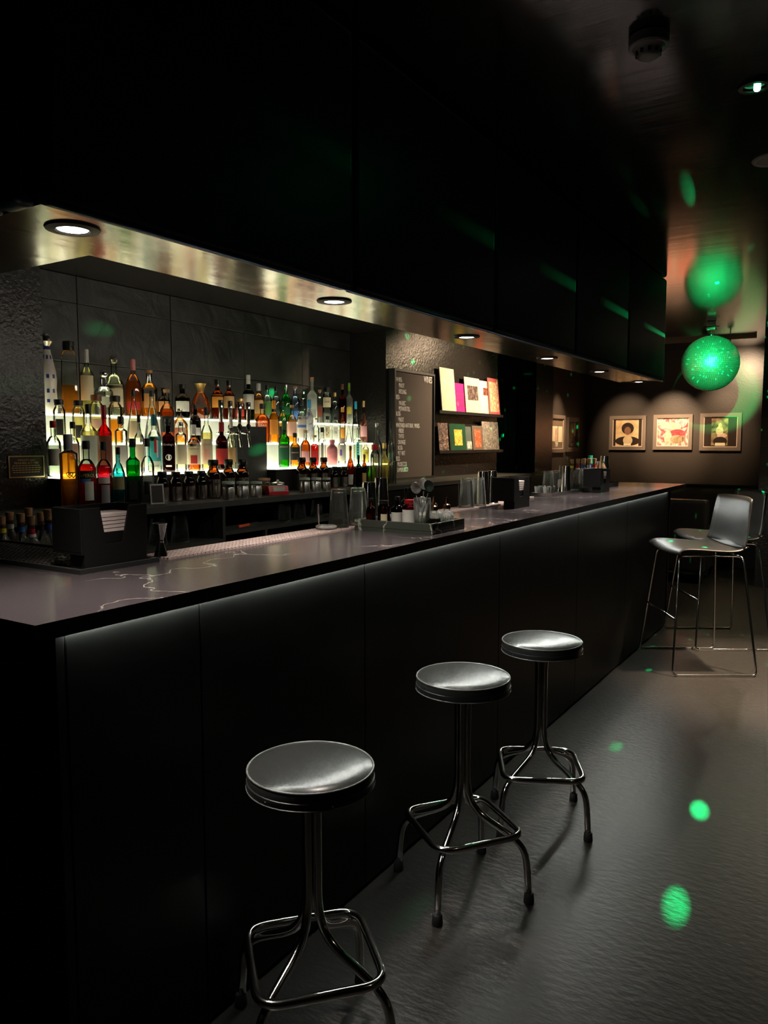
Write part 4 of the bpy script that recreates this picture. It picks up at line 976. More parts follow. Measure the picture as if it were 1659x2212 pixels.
framed((cx, YF, cz), .49, .46, 'y', 'framed red and pink figure print on the end wall', [M_pk, ('e', (-.2, .22, .12, .08), 0, 0, M_skin), ('e', (.02, .16, .2, .10), 0, 0, M_skin), ('e', (.12, -.02, .2, .10), 0, 0, picture_mat('pic_red', [(.5, .02, .03), (.8, .1, .1)], 14)), ('e', (-.12, -.15, .1, .2), 0, 0, M_skin), ('e', (.12, -.2, .18, .12), 0, 0, M_sep)])
cx, cz = fpx(1513, 1601, 893, 974)
framed((cx, YF, cz), .49, .475, 'y', 'framed dark sepia print of a seated figure on the end wall', [M_dk, (-.22, .18, -.36, .36, M_sep), ('e', (-.01, .18, .045, .06), 0, 0, M_skin), ('e', (-.02, .03, .09, .13), 0, 0, M_skin), ('e', (.04, -.1, .12, .07), 0, 0, M_skin), ('e', (0, -.25, .17, .12), 0, 0, M_dk), (-.12, .12, -.37, -.29, M_crm)])
def gpx(a, b, yt, yb): p, q = onx(a, yt, XL), onx(b, yb, XL); return (p.y+q.y)/2, (p.z+q.z)/2
cy_, cz = gpx(1184, 1217, 896, 976)
framed((XL, cy_, cz), .53, .47, 'x', 'framed bright yellow-white print on the side wall beyond the pillar', [mat('pic_brown2', (.2, .14, .09), .4), (-.3, .05, -.2, .2, M_crm), (.1, .38, -.22, .2, M_crm), (-.12, .06, -.24, .15, M_skin), (-.08, .08, -.34, -.24, M_paper)])
cy_, cz = gpx(1221, 1247, 901, 975)
framed((XL, cy_, cz), .46, .45, 'x', 'framed black print with pale figure on the side wall by the corner', [M_dk, ('e', (-.05, .05, .12, .28), 0, 0, M_skin), ('e', (.22, .15, .12, .2), 0, 0, M_skin), ('e', (-.15, -.2, .1, .14), 0, 0, M_sep), (-.09, .09, -.34, -.24, M_paper)])

# ================================================================== COUNTER ITEMS
def caddy(loc, label):
    t = thing('napkin_caddy', label, 'napkin holder', loc, 0, 'black napkin caddies on the bar')
    w, l, h, s = .125, .225, .165, .006      # x width, y length
    box('foot', (-.062, 0.01, 0), (0, l-.005, .04), M_plast, t)
    box('tray_floor', (-w, 0, .04), (0, l, .046), M_plast, t)
    box('end_wall', (-w, 0, .046), (0, s, h), M_plast, t, .002); box('end_wall', (-w, l-s, .046), (0, l, h), M_plast, t, .002)
    box('back_wall', (-w, s, .046), (-w+s, l-s, h), M_plast, t)
    poly = [(s, .046), (l-s, .046), (l-s, h), (l*.74, h), (l*.66, .062), (l*.52, .055), (l*.33, h), (s, h)]
    poly = [(s, .046), (l-s, .046), (l-s, h), (l*.72, h), (l*.61, .062), (l*.36, .062), (l*.28, h), (s, h)]
    extrude_poly('front_wall', poly, -s, 0, M_plast, t, 'x')
    box('napkin_platform', (-w+.008, .016, .047), (-.012, l-.016, .093), M_plast, t)
    for k in range(5): 
        q = random.uniform(-.004, .004); box('napkin', (-w+.012, .02+q, .094+k*.0105), (-.014, l-.03+q, .1025+k*.0105), M_paper, t)
    return t
c1 = caddy((-1.779, 1.2905, ZT+.009), 'black napkin caddy standing on the rubber mat at the bar end')
c1.location.z = ZT+.009
c2 = copy_tree(c1); c2.location = (-1.594, 3.80, ZT); c2['label'] = 'black napkin caddy beside the second pair of mixing glasses'
c3 = copy_tree(c1); c3.location = (-1.60, 5.36, ZT); c3['label'] = 'black napkin caddy in front of the corked bottles'
# foil scrap and small spouts by the mat
t = thing('foil_scrap', 'crumpled silver foil beside the napkin caddy on the rubber mat', 'foil', (-1.93, 1.33, ZT+.009))
bm = bmesh.new(); bmesh.ops.create_icosphere(bm, subdivisions=3, radius=.02)
for v in bm.verts: v.co *= 1+random.uniform(-.35, .3); v.co.z = v.co.z*.5+.007
lowest = min(v.co.z for v in bm.verts)
for v in bm.verts: v.co.z -= lowest
me = bpy.data.meshes.new('foil'); bm.to_mesh(me); bm.free(); link('foil', me, mat('foil', (.85, .83, .8), .4, .9), t)
for k, (px, py) in enumerate(((300, 1208),)):
    pass
def jigger(loc, label):
    t = thing('jigger', label, 'jigger', loc)
    lathe('lower_cup', [(.021, 0), (.0205, .004), (.008, .045)], M_chrome, t, 18); lathe('upper_cup', [(.008, .045), (.022, .10), (.0205, .10), (.007, .05)], M_chrome, t, 18, cap1=True); lathe('band', [(.0095, .041), (.0105, .045), (.0095, .049)], M_chrome, t, 18, cap0=False, cap1=False)
jigger((-1.815, 1.595, ZT+.008), 'steel double jigger at the end of the drip mat by the napkin caddy')

# corked sample bottles behind the bar end
sl = tag(box('speed_rail', (-2.82, 1.62, 1.0), (-2.05, 1.80, 1.012), M_steel, bevel=.002), 'steel rail shelf behind the bar end holding corked bottles', 'rail shelf')
bx = [box('rail_bracket', (-2.8, 1.60, .96), (-2.78, 1.62, 1.012), M_steel, sl)]
sl2 = box('rail_post', (-2.8, 1.70, 0), (-2.77, 1.73, 1.0), M_steel, sl); sl3 = box('rail_post', (-2.15, 1.70, 0), (-2.12, 1.73, 1.0), M_steel, sl)
CK = []
for px, py, yy, k in ((3, 1115, 1.655, 'yellow'), (20, 1106, 1.73, 'white'), (44, 1109, 1.66, 'blue'), (61, 1097, 1.765, 'blank'), (66, 1114, 1.655, 'redwhite'), (88, 1106, 1.725, 'black'), (103, 1100, 1.66, 'bluered')):
    q = ony(px, py, yy); CK.append((q.x, yy, k, q.z-1.012))
BAND = dict(yellow=(.7, .6, .02), white=(.75, .74, .7), blue=(.03, .2, .65), redwhite=(.6, .02, .04), blank=(.3, .3, .28), black=(.02, .02, .02), bluered=(.05, .1, .45), red=(.6, .02, .04))
def corked(x, y, z, k, H, label, group):
    t = thing('corked_bottle', label, 'bottle', (x, y, z), 0, group)
    R = min(.034*H/.185, .03)
    pr = [(.9*R, 0), (R, .005), (R, .50*H), (.92*R, .57*H), (.55*R, .66*H), (.45*R, .70*H), (.45*R, .84*H), (.5*R, .86*H)]
    lathe('body', pr, M_glass, t, 18, cap1=False); lathe('liquid', cut(pr, .003, .42*H, .93), liq('clear') if k != 'black' else liq('brown'), t, 18)
    lathe('cork', [(.40*R, .80*H), (.44*R, .87*H), (.52*R, H-.001), (.48*R, H), (0, H)], M_cork, t, 14)
    patch('tape_band', pr, 2, .71*H, .79*H, 3.1, mat('tape_'+k, BAND[k], .5), t, .001)
    if k == 'redwhite': patch('tape_band', pr, 2, .66*H, .705*H, 3.1, mat('tape_white', BAND['white'], .5), t, .0012)
    return t
nm = dict(yellow='yellow and green', white='white', blue='blue', redwhite='red and white', blank='grey', black='black', bluered='blue and red', red='red')
for x, y, k, hh_ in CK: corked(x, y, 1.012, k, hh_, 'corked clear bottle with '+nm[k]+' tape band behind the rubber mat', 'corked bottles behind the bar end')

# upturned mixing glasses with tins
def mixglass(x, y, label, grp='upturned mixing glasses'): 
    return tumbler('mixing_glass', x, y, ZT+.008, .031, .043, .155, label, grp)
def shaker(x, y, z, label, h=.175, r0=.026, r1=.0375):
    t = thing('shaker_tin', label, 'shaker', (x, y, z), 0, 'steel shaker tins')
    lathe('body', [(r1, 0), (r1+.001, .003), (r1, .006), (r0+.002, h-.006), (r0, h-.001), (r0*.9, h), (0, h-.002)], M_chrome, t, 28)
    lathe('rim', [(r1-.001, .0), (r1+.0022, .0015), (r1-.0, .004)], M_chrome, t, 28, cap0=False, cap1=False)
mixglass(-1.826, 2.535, 'upturned mixing glass on the drip mat beside the hanging strainer')
mixglass(-1.812, 2.655, 'upturned mixing glass on the drip mat next to the marble tray')
shaker(-1.865, 2.80, ZT, 'upturned steel shaker tin behind the mixing glasses by the marble tray', .175) if False else None
shaker(-1.833, 2.77, ZT+.008, 'upturned tall steel shaker tin behind the marble tray')
y_ = onx(768, 1030, -1.84).y
shaker(-1.835, y_+.16 if y_+.16 > 2.86 else 2.87, ZT+.008, 'upturned steel shaker tin half hidden by the mixing glasses', .19)
# strainer (clear-looking julep strainer standing against the glass)
st = thing('cocktail_strainer', 'steel coil strainer leaning by the mixing glass on the drip mat', 'strainer', (-1.83, 2.455, ZT+.008), 0)
lathe('disc', [(0, 0), (.03, 0), (.036, .002), (.036, .004), (0, .004)], M_steel, st, 28)
ring = [(.037*math.cos(a/40*2*math.pi), .037*math.sin(a/40*2*math.pi), .010) for a in range(40)]
tube('coil', ring, .0055, mat('coil_steel', (.7, .7, .68), .3, 1, bump=.8, bscale=300), st, 8, True)
tube('strainer_handle', smooth_path([(.0, -.034, .006), (0, -.05, .03), (0, -.055, .10), (0, -.05, .10), (0, -.046, .03)], .012), .0025, M_chrome, st, 6)
mixglass(-1.823, 3.70, 'upturned mixing glass on the drip mat behind the napkin caddy')
mixglass(-1.81, 3.82, 'upturned mixing glass touching the napkin caddy side of the drip mat')
shaker(-1.835, 3.93, ZT+.008, 'upturned steel shaker tin before the dark doorway curtain', .185)
shaker(-1.835, 4.05, ZT+.008, 'upturned steel shaker tin behind the middle napkin caddy', .185)

# marble bitters tray
M_marb = marble('green_marble', (.045, .055, .042), (.45, .46, .4), 4.5)
tx0, tx1, ty0, ty1 = -1.765, -1.405, 2.56, 2.835
tr = thing('marble_tray', 'dark green marble tray with white veins holding bitters bottles', 'tray', (0, 0, ZT))
box('tray_floor', (tx0, ty0, 0), (tx1, ty1, .012), M_marb, tr)
for lo, hi in (((tx0, ty0, .012), (tx1, ty0+.014, .042)), ((tx0, ty1-.014, .012), (tx1, ty1, .042)), ((tx0, ty0+.014, .012), (tx0+.014, ty1-.014, .042)), ((tx1-.014, ty0+.014, .012), (tx1, ty1-.014, .042))): box('tray_side', lo, hi, M_marb, tr, .0015, 1)
ZTR = ZT+.012
def tray_pt(px, py=1110): 
    q = onz(px, py, ZTR); return q
def small(x, y, R, H, shape, gk, lk, lev, ck, lab, label, txt=None):
    return make_bottle(x, y, R, H, ('F', 0, 0, 0, shape, gk, lk, lev, ck, lab, txt, label), ZTR, label, 'bitters bottles in the marble tray')
small(-1.715, 2.605, .020, .115, 'std', 'amberg', 'brown', .6, 'black', None, 'small amber dropper bottle at the tray corner')
small(-1.655, 2.61, .026, .108, 'jar', 'amberg', 'brown', .6, 'black', ('cream', .1, .5, .4), 'round amber bottle with cream label in the marble tray')
small(-1.60, 2.625, .025, .125, 'std', 'dark', None, 0, 'black', ('white', .08, .5, 1.0), 'dark blue-black bitters bottle with white lettered label', 'BITT')
small(-1.54, 2.62, .029, .115, 'jar', 'clear', 'crimson', .84, 'red', ('white', .08, .66, 1.1), 'bitters bottle with red top and white paper label')
small(-1.61, 2.71, .022, .155, 'tall', 'clear', 'clear', .4, 'black', None, 'tall clear bottle with black cap at the back of the tray')
small(-1.545, 2.73, .020, .12, 'std', 'clear', 'lime', .35, 'white', ('yellow', .1, .3, .6), 'small clear bottle with yellow label behind the spoon glass')
def dasher(x, y, lk, label):
    t = thing('dasher_bottle', label, 'bottle', (x, y, ZTR), 0, 'ribbed dasher bottles'); R, H = .029, .072
    v = []
    pr = [(.9*R, 0), (R, .004), (R, .045), (.85*R, .055), (.45*R, .062), (.45*R, H)]
    lathe('body', pr, M_glass, t, 24, cap1=False)
    for k in range(20):
        a = k/20*2*math.pi; box_o = tube('rib', [(R*math.cos(a), R*math.sin(a), .006), (R*math.cos(a), R*math.sin(a), .044)], .0016, M_glass, t, 5)
    lathe('liquid', cut(pr, .003, .042 if lk != 'clear' else .02, .92), liq(lk) if lk != 'dark' else mat('dark_liquid', (.01, .004, .003), .05), t, 20)
    lathe('dasher_top', [(.5*R, H), (.55*R, H+.004), (.5*R, H+.016), (.2*R, H+.022), (.12*R, H+.04), (.08*R, H+.046), (0, H+.046)], mat('copper', (.55, .3, .2), .2, 1), t, 16)
dasher(-1.455, 2.665, 'dark', 'ribbed dasher bottle of dark bitters in the tray')
dasher(-1.45, 2.805-.04, 'clear', 'ribbed dasher bottle nearly empty at the tray end')
dasher(-1.525, 2.79, 'amber', 'ribbed dasher bottle of amber bitters at the back of the tray')
# spoon glass
gx, gy = -1.475, 2.605
sg = thing('spoon_glass', 'tall clear ribbed glass holding bar spoons in the tray', 'glass', (gx, gy, ZTR))
lathe('body', [(0, 0), (.026, 0), (.028, .004), (.034, .125), (.032, .125)], M_glass, sg, 20, cap1=False); lathe('inside', [(0, .012), (.025, .012), (.032, .125)], M_glass, sg, 20, cap1=False)
for k in range(12):
    a = k/12*2*math.pi; tube('rib', [(.0275*math.cos(a), .0275*math.sin(a), .006), (.0335*math.cos(a), .0335*math.sin(a), .115)], .0016, M_glass, sg, 5)
for k, (dx, dy, zt, a) in enumerate(((-.030, -.012, .150, 'nearest the red-topped bottle'), (-.002, .018, .165, 'standing tallest in the ribbed glass'), (.026, .016, .158, 'leaning towards the dasher bottles'))):
    t = thing('bar_spoon', 'round-headed steel bar spoon '+a, 'spoon', (gx, gy, ZTR+.013), 0, 'bar spoons in the ribbed glass')
    tube('stem', [(-dx*.45, -dy*.45, .0), (dx*.75, dy*.75, zt-.028)], .002, M_steel, t, 6)
    c = Vector((dx*.8, dy*.8, zt)); nrm = Vector((.86, -.45, .25)).normalized()
    me = lathe_me('bowl', [(0, -.008), (.012, -.006), (.020, -.001), (.0235, .003), (.0225, .003), (.018, .0), (.01, -.004), (0, -.006)], 24)
    o = link('spoon_bowl', me, mat('spoon_steel', (.85, .83, .8), .36, .9), t, c, True); o.rotation_euler = nrm.to_track_quat('Z', 'Y').to_euler()

# steel drip tray, shot glasses, jigger, shaker, black caddy group farther on
sx0, sx1, sy0, sy1 = -1.89, -1.745, 4.78, 5.33
dt = thing('drip_tray', 'shallow stainless drip tray holding shot glasses and a jigger', 'tray', (0, 0, ZT))
box('tray_floor', (sx0, sy0, 0), (sx1, sy1, .006), M_steel, dt)
for lo, hi in (((sx0, sy0, .006), (sx1, sy0+.006, .024)), ((sx0, sy1-.006, .006), (sx1, sy1, .024)), ((sx0, sy0+.006, .006), (sx0+.006, sy1-.006, .024)), ((sx1-.006, sy0+.006, .006), (sx1, sy1-.006, .024))): box('tray_side', lo, hi, M_steel, dt)
zt_ = ZT+.006
for k, (x, y) in enumerate(((-1.855, 4.83), (-1.80, 4.84), (-1.855, 4.90), (-1.795, 4.91))): tumbler('shot_glass', x, y, zt_, .02, .026, .06, 'small clear shot glass in the steel drip tray', 'shot glasses in the drip tray', False)
jigger((-1.775, 5.0, zt_), 'steel hourglass jigger standing in the drip tray')
for k, (x, y) in enumerate(((-1.85, 5.0), (-1.84, 5.11))): tumbler('highball_glass', x, y, zt_, .031, .042, .155, 'upturned tall glass in the steel drip tray', 'tall glasses in the drip tray')
shaker(-1.80, 5.21, zt_, 'upturned steel shaker tin in the drip tray', .185)
shaker(-1.845, 5.28, zt_, 'upturned steel shaker tin at the end of the drip tray', .185)
t = thing('order_tablet', 'black upright tablet behind the drip tray glasses', 'tablet', (-1.72, 5.0, ZT)) if False else None
# paper slips on the inner edge
t = tag(box('paper_pad', (-1.885, 4.45, ZT), (-1.80, 4.62, ZT+.012), M_paper, bevel=.002), 'small pad of white paper on the inner bar edge', 'paper pad')
# black tray with corked bottles, pitcher and tins
t3 = thing('service_tray', 'low black tray at the bar end holding corked bottles and a pitcher', 'tray', (0, 0, ZT))
qx0, qx1, qy0, qy1 = -1.89, -1.74, 5.40, 6.32
box('tray_floor', (qx0, qy0, 0), (qx1, qy1, .008), M_plast, t3)
for lo, hi in (((qx0, qy0, .008), (qx1, qy0+.008, .03)), ((qx0, qy1-.008, .008), (qx1, qy1, .03)), ((qx0, qy0+.008, .008), (qx0+.008, qy1-.008, .03)), ((qx1-.008, qy0+.008, .008), (qx1, qy1-.008, .03))): box('tray_side', lo, hi, M_plast, t3)
zt3 = ZT+.008
for k, (x, y, kk) in enumerate(((-1.845, 5.47, 'yellow'), (-1.785, 5.53, 'blue'), (-1.845, 5.60, 'redwhite'), (-1.785, 5.67, 'white'), (-1.845, 5.74, 'black'), (-1.785, 5.81, 'red'), (-1.845, 5.88, 'bluered'))):
    corked(x, y, zt3, kk, .225, 'corked clear bottle with '+nm[kk]+' tape band in the black service tray', 'corked bottles in the service tray')
t = thing('juice_pitcher', 'clear carafe of orange-red juice at the end of the service tray', 'carafe', (-1.795, 6.0, zt3))
pr = [(.04, 0), (.045, .005), (.045, .15), (.03, .18), (.028, .19), (.032, .2)]
lathe('body', pr, M_glass, t, 20, cap1=False); lathe('juice', cut(pr, .004, .14, .94), mat('juice', (.75, .2, .04), .3), t, 20)
shaker(-1.80, 6.12, zt3, 'upturned steel shaker tin beside the juice carafe', .24, .03, .042)
shaker(-1.845, 6.23, zt3, 'small upturned steel shaker tin at the service tray end', .2)
q = onx(1287, 975, -1.86)
t = thing('straw_bundle', 'bright mint green straw holder behind the corked bottles', 'straw holder', (-1.87+.0, 5.98, zt3))
lathe('cup', [(.02, 0), (.022, .18)], M_plast, t, 16); lathe('straws', [(.017, .18), (.018, .245), (0, .245)], mat('mint', (.03, .6, .35), .5), t, 8)

# ================================================================== STOOLS
M_vinyl2 = mat('smooth_vinyl', (.018, .0185, .018), .24, spec=.38, bump=.07, bscale=11)
def stool(loc, rz, label, h=.715, mv=None):
    t = thing('bar_stool', label, 'stool', loc, rz, 'round chrome bar stools')
    R = .155
    cs_ = lathe('cushion', [(R, h-.030), (R+.001, h-.014), (R-.001, h-.008), (R-.006, h-.005), (R*.8, h-.001), (R*.5, h+.001), (0, h+.002)], mv or M_vinyl2, t, 48, cap0=True)
    ring = [((R-.001)*math.cos(a/48*2*math.pi), (R-.001)*math.sin(a/48*2*math.pi), h-.0075) for a in range(48)]
    tube('piping', ring, .0028, mat('piping', (.10, .10, .095), .25), cs_, 8, True)
    sb_ = lathe('seat_band', [(R-.03, h-.050), (R+.001, h-.050), (R+.002, h-.048), (R+.002, h-.031), (R, h-.030)], mat('band_vinyl', (.015, .015, .016), .35), t, 48, cap1=False)
    ring = [((R+.0015)*math.cos(a/48*2*math.pi), (R+.0015)*math.sin(a/48*2*math.pi), h-.048) for a in range(48)]
    tube('lower_piping', ring, .002, mat('piping', (.10, .10, .095), .25), t, 6, True)
    for k in range(6):
        a = k*math.pi/3+.4
        o = link('stud', lathe_me('stud', [(.003, 0), (.0025, .002), (0, .0028)], 8), M_chrome, sb_, ((R+.002)*math.cos(a), (R+.002)*math.sin(a), h-.040)); o.rotation_euler = (0, math.pi/2, a)
    lathe('mount_plate', [(.07, h-.058), (.07, h-.050), (0, h-.050)], M_chrome, t, 24)
    rt = .0115
    for k in range(4):
        a = k*math.pi/2; c, s = math.cos(a), math.sin(a)
        P = [(.030, h-.055), (.0168, h-.09), (.0168, .345), (.045, .275), (.185, .207), (.222, .165), (.232, .012)]
        path = smooth_path([(r*c, r*s, z) for r, z in P], .055, 7)
        lg = tube('leg', path, rt, M_chrome, t, 12)
        lathe('rubber_foot', [(.016, 0), (.0175, .004), (.0155, .03), (.013, .034), (.011, .034)], M_rubber, lg, 14, loc=(.2325*c, .2325*s, 0))
    # square foot ring, corners over the legs
    e = .152; pts = [(e*math.sqrt(2)*math.cos(a), e*math.sqrt(2)*math.sin(a), .2245) for a in (0, math.pi/2, math.pi, 3*math.pi/2)]
    tube('foot_ring', smooth_path(pts, .062, 7, True), .0115, M_chrome, t, 12, True)
    return t
stool((-1.125, 1.44, 0), math.radians(3), 'round black bar stool standing furthest from the bar chairs, with a scuffed seat', .720)
stool((-1.112, 2.245, 0), math.radians(8), 'round black bar stool between the two other stools, its vinyl seat creased', .738, M_vinyl)
stool((-1.062, 2.835, 0), math.radians(-17), 'round black bar stool on the side of the bar chairs, its seat smooth and glossy', .735)

# ================================================================== BAR CHAIRS
def barchair(loc, rz, label):
    t = thing('bar_chair', label, 'chair', loc, rz, 'wire-framed bar chairs')
    # local: +x to the backrest, -y towards the stools
    prof = [(-.235, .770), (-.225, .787), (-.19, .797), (-.10, .795), (.02, .785), (.10, .782), (.16, .790), (.20, .815), (.222, .86), (.232, .93), (.24, 1.0), (.252, 1.08), (.262, 1.15)]
    # smooth
    pts = smooth_path([(a, 0, b) for a, b in prof], .05, 3); K = 12; v, f = [], []
    n = len(pts)
    for i, p in enumerate(pts):
        hwid = .298 if p.z < .83 else .298-(p.z-.83)*.12
        for j in range(K+1):
            y = -hwid+2*hwid*j/K; q = (y/hwid)**2
            rise = .016*q if p.z < .83 else 0; fwd = -.03*q if p.z >= .83 else 0
            tipc = 0
            if i in (0, n-1): tipc = .012*q**2*(1 if i == 0 else -1)
            v.append((p.x+fwd+(tipc if i == 0 else 0), y, p.z+rise+(tipc if i else 0)))
    for i in range(n-1):
        for j in range(K): a = i*(K+1)+j; f.append((a, a+1, a+K+2, a+K+1))
    o = link('seat_shell', pyd('seat_shell', v, f), mat('shell_plastic', (.010, .0095, .009), .42, spec=.35), t, smooth=True)
    md = o.modifiers.new('s', 'SOLIDIFY'); md.thickness = .011; md.offset = -1
    rr = .0075
    for s in (-1, 1):
        P = [(0, s*.18, .765), (-.19, s*.19, .765), (-.21, s*.22, .75), (-.272, s*.335, rr), (.268, s*.335, rr), (.205, s*.22, .75), (.185, s*.19, .765), (0, s*.18, .765)]
        tube('leg_frame', smooth_path(P, .03, 5), rr, M_chrome, t, 10)
        for u in (-.25, .25):
            lathe('glide', [(.009, 0), (.009, .004), (0, .004)], M_rubber, t, 10, loc=(u, s*.335, 0))
    k = (.75-.36)/(.75-rr)
    xf, yf = -.21-.062*k, .22+.115*k
    tube('footrest', [(xf, -yf, .36), (xf, yf, .36)], .0075, M_chrome, t, 10)
    for u in (-.12, .12): tube('cross_bar', [(u, -.185, .768), (u, .185, .768)], .006, M_chrome, t, 8)
    return t
barchair((-.965, 5.515, 0), math.radians(31.5), 'dark bar chair with green light across its seat, next to the stools')
barchair((-.955, 6.25, 0), math.radians(31), 'dark bar chair standing behind the green-lit one')

# ================================================================== FAR SEATING
M_green_l = mat('green_leather', (.10, .12, .09), .4, bump=.05, bscale=10)
bn = thing('wall_bench', 'grey-green leather banquette along the end wall under the pictures', 'bench', (0, 0, 0))
xb0, xb1 = -3.3, xq-.02
box('bench_back', (xb0, YF-.12, .46), (xb1, YF-.005, .95), M_green_l, bn, .03, 4, True)
box('bench_seat', (xb0, YF-.60, .30), (xb1, YF-.121, .46), M_green_l, bn, .03, 4, True)
box('bench_base', (xb0, YF-.55, 0), (xb1, YF-.005, .30), M_black, bn)
box('shelf_cap', (xb0, YF-.14, .951), (xb1, YF-.005, .975), M_black, bn)
sf = thing('lounge_sofa', 'black leather sofa back seen past the bar end', 'sofa', (0, 0, 0))
pA = ony(1433, 1078, 8.6); pB = ony(1528, 1080, 8.6)
box('sofa_back', (pA.x-.6, 8.60, .12), (pB.x, 8.78, pA.z), M_vinyl, sf, .04, 4, True)
box('sofa_seat', (pA.x-.6, 8.781, .12), (pB.x, 9.4, .42), M_vinyl, sf, .04, 4, True)
for xx in (pA.x-.55, pB.x-.08):
    for yy in (8.64, 9.3): box('leg', (xx, yy, 0), (xx+.05, yy+.05, .125), M_black, sf)
# low back counter past the board
bc = tag(box('side_cabinet', (-3.25, 7.32, 0), (-2.9, 8.9, 1.17), mat('side_cab', (.10, .11, .09), .45, var=.2)), 'low grey-green side cabinet under the doorway curtain', 'cabinet')

# ================================================================== CEILING THINGS
p = onz(1402, 78, ZC)
t = thing('smoke_detector', 'white round smoke detector on the black ceiling', 'smoke detector', (p.x, p.y, ZC))
lathe('base', [(.054, -.034), (.058, -.03), (.058, -.004), (.05, 0)], M_white, t, 32); lathe('dome', [(0, -.062), (.026, -.062), (.032, -.058), (.036, -.045), (.048, -.034)], M_white, t, 28, cap1=False)
for k in range(10):
    a = k/10*2*math.pi; o = box('vent_slot', (-.002, -.004, -.009), (.002, .004, .009), M_black, t); o.location = (.0355*math.cos(a), .0355*math.sin(a), -.046); o.rotation_euler = (0, 0, a)
p = onz(1630, 182, ZC)
GP = Vector((p.x, p.y, ZC))
t = thing('green_projector', 'recessed ceiling projector with green glowing lens', 'projector', GP)
lathe('trim_ring', [(.035, -.012), (.05, -.012), (.055, 0), (.035, 0)], M_trim, t, 28, cap0=False, cap1=False)
lathe('lens', [(0, -.016), (.008, -.015), (.011, -.010), (.011, 0)], mat('green_lens', (0, .2, .05), .2, emit=(.1, 1, .4), es=45), t, 16, loc=(.006, .02, 0), cap1=False)
p = onz(1668, 345, ZC)
t = thing('ceiling_speaker', 'flat white ceiling disc beside the green projector', 'ceiling speaker', (p.x, p.y, ZC))
lathe('rim', [(.06, -.004), (.075, -.006), (.08, 0), (.06, 0)], M_white, t, 32, cap0=False, cap1=False); lathe('grille', [(0, -.004), (.06, -.004), (.06, 0)], mat('grille_white', (.6, .6, .6), .6), t, 32, cap1=False)
# mirror ball
BC = Vector((-1.41, 8.30, 2.29)); BR = .272
mb = thing('mirror_ball', 'large mirrored disco ball glowing green under the projector', 'disco ball', BC)
v, f = [], []; NR = 46
for i in range(NR):
    t0, t1 = math.pi*i/NR, math.pi*(i+1)/NR; nc = max(6, int(2*NR*math.sin((t0+t1)/2)))
    for j in range(nc):
        p0_, p1_ = 2*math.pi*(j+.04)/nc, 2*math.pi*(j+.96)/nc; ta, tb = t0+(t1-t0)*.04, t1-(t1-t0)*.04; b0 = len(v)
        cn = Vector((math.sin((ta+tb)/2)*math.cos((p0_+p1_)/2), math.sin((ta+tb)/2)*math.sin((p0_+p1_)/2), math.cos((ta+tb)/2)))
        jit = Vector([random.gauss(0, .035) for _ in range(3)])
        for th, ph in ((ta, p0_), (tb, p0_), (tb, p1_), (ta, p1_)):
            q = Vector((math.sin(th)*math.cos(ph), math.sin(th)*math.sin(ph), math.cos(th)))*BR
            q += cn*((q-cn*BR).dot(jit)); v.append(q)
        f.append((b0, b0+1, b0+2, b0+3))
g = link('mirror_facets', pyd('facets', v, f), mat('mirror_facet', (.8, .82, .8), .42, .75), mb); g['kind'] = 'stuff'
lathe('core', [(0, -BR*.985)]+[(BR*.985*math.cos(a), BR*.985*math.sin(a)) for a in [-1.5+i*.1 for i in range(31)]]+[(0, BR*.985)], M_black, mb, 48)
lathe('top_cap', [(.03, BR-.004), (.03, BR+.01), (0, BR+.012)], M_chrome, mb, 16)
tube('hanger', [(0, 0, BR+.01), (0, 0, ZC-BC.z-.085)], .004, M_chrome, mb, 8)
box('motor', (-.04, -.04, ZC-BC.z-.085), (.04, .04, ZC-BC.z-.055), M_steel, mb, .004); box('motor', (-.04, -.04, ZC-BC.z-.045), (.04, .04, ZC-BC.z-.002), M_steel, mb, .004)
box('bracket', (-.07, -.012, ZC-BC.z-.055), (.07, .012, ZC-BC.z-.045), M_chrome, mb)

# lighting track over the pictures
YT = 9.55
tk = thing('light_track', 'pale ceiling lighting track before the picture wall', 'light track', (0, YT, ZC))
box('rail', (-3.2, -.015, -.035), (-1.15, .015, 0), mat('track_rail', (.6, .5, .4), .4), tk)
WARM = (1, .70, .44)
def spot_head(loc, target, e, size, label, blend=1.0, col=WARM, rad=.025, drop=.09):
    t = thing('track_spotlight', label, 'spotlight', loc, 0, 'track spotlights')
    d = (Vector(target)-Vector(loc)-Vector((0, 0, -drop))).normalized()
    tube('stem', [(0, 0, 0), (0, 0, -drop+.01)], .006, M_plast, t, 8)
    me = lathe_me('head', [(.012, -.06), (.03, -.055), (.033, .04), (.03, .045), (.028, .02), (.0, .02)], 20)
    o = link('lamp_head', me, M_plast, t, (0, 0, -drop), True); o.rotation_euler = d.to_track_quat('Z', 'Y').to_euler()
    o2 = link('lamp_lens', lathe_me('lens', [(.027, .0), (0, .001)], 16, cap0=False), mat('warm_lens', (1, 1, 1), .4, emit=WARM, es=8), t, Vector((0, 0, -drop))+d*.03); o2.rotation_euler = d.to_track_quat('Z', 'Y').to_euler()
    q = Vector((0, 0, -drop))+d*.05
    light('SPOT', 'spot_beam', q, e, col, q+d, size, blend, rad, t)
zk = ZC-.035
spot_head((-2.80, YT, zk), (-2.82, YF, 1.66), P_PICT*.8, math.radians(44), 'small black track spotlight lighting the tan silhouette print')
spot_head((-2.25, YT, zk), (-2.24, YF, 1.66), P_PICT*2.2, math.radians(44), 'small black track spotlight lighting the red print')
spot_head((-1.68, YT, zk), (-1.66, YF, 1.70), P_PICT*.8, math.radians(46), 'small black track spotlight lighting the seated figure print')
spot_head((-1.42, YT, zk), (-1.42, YF, 2.30), P_WASH, math.radians(50), 'small black track spotlight washing the wall behind the disco ball')
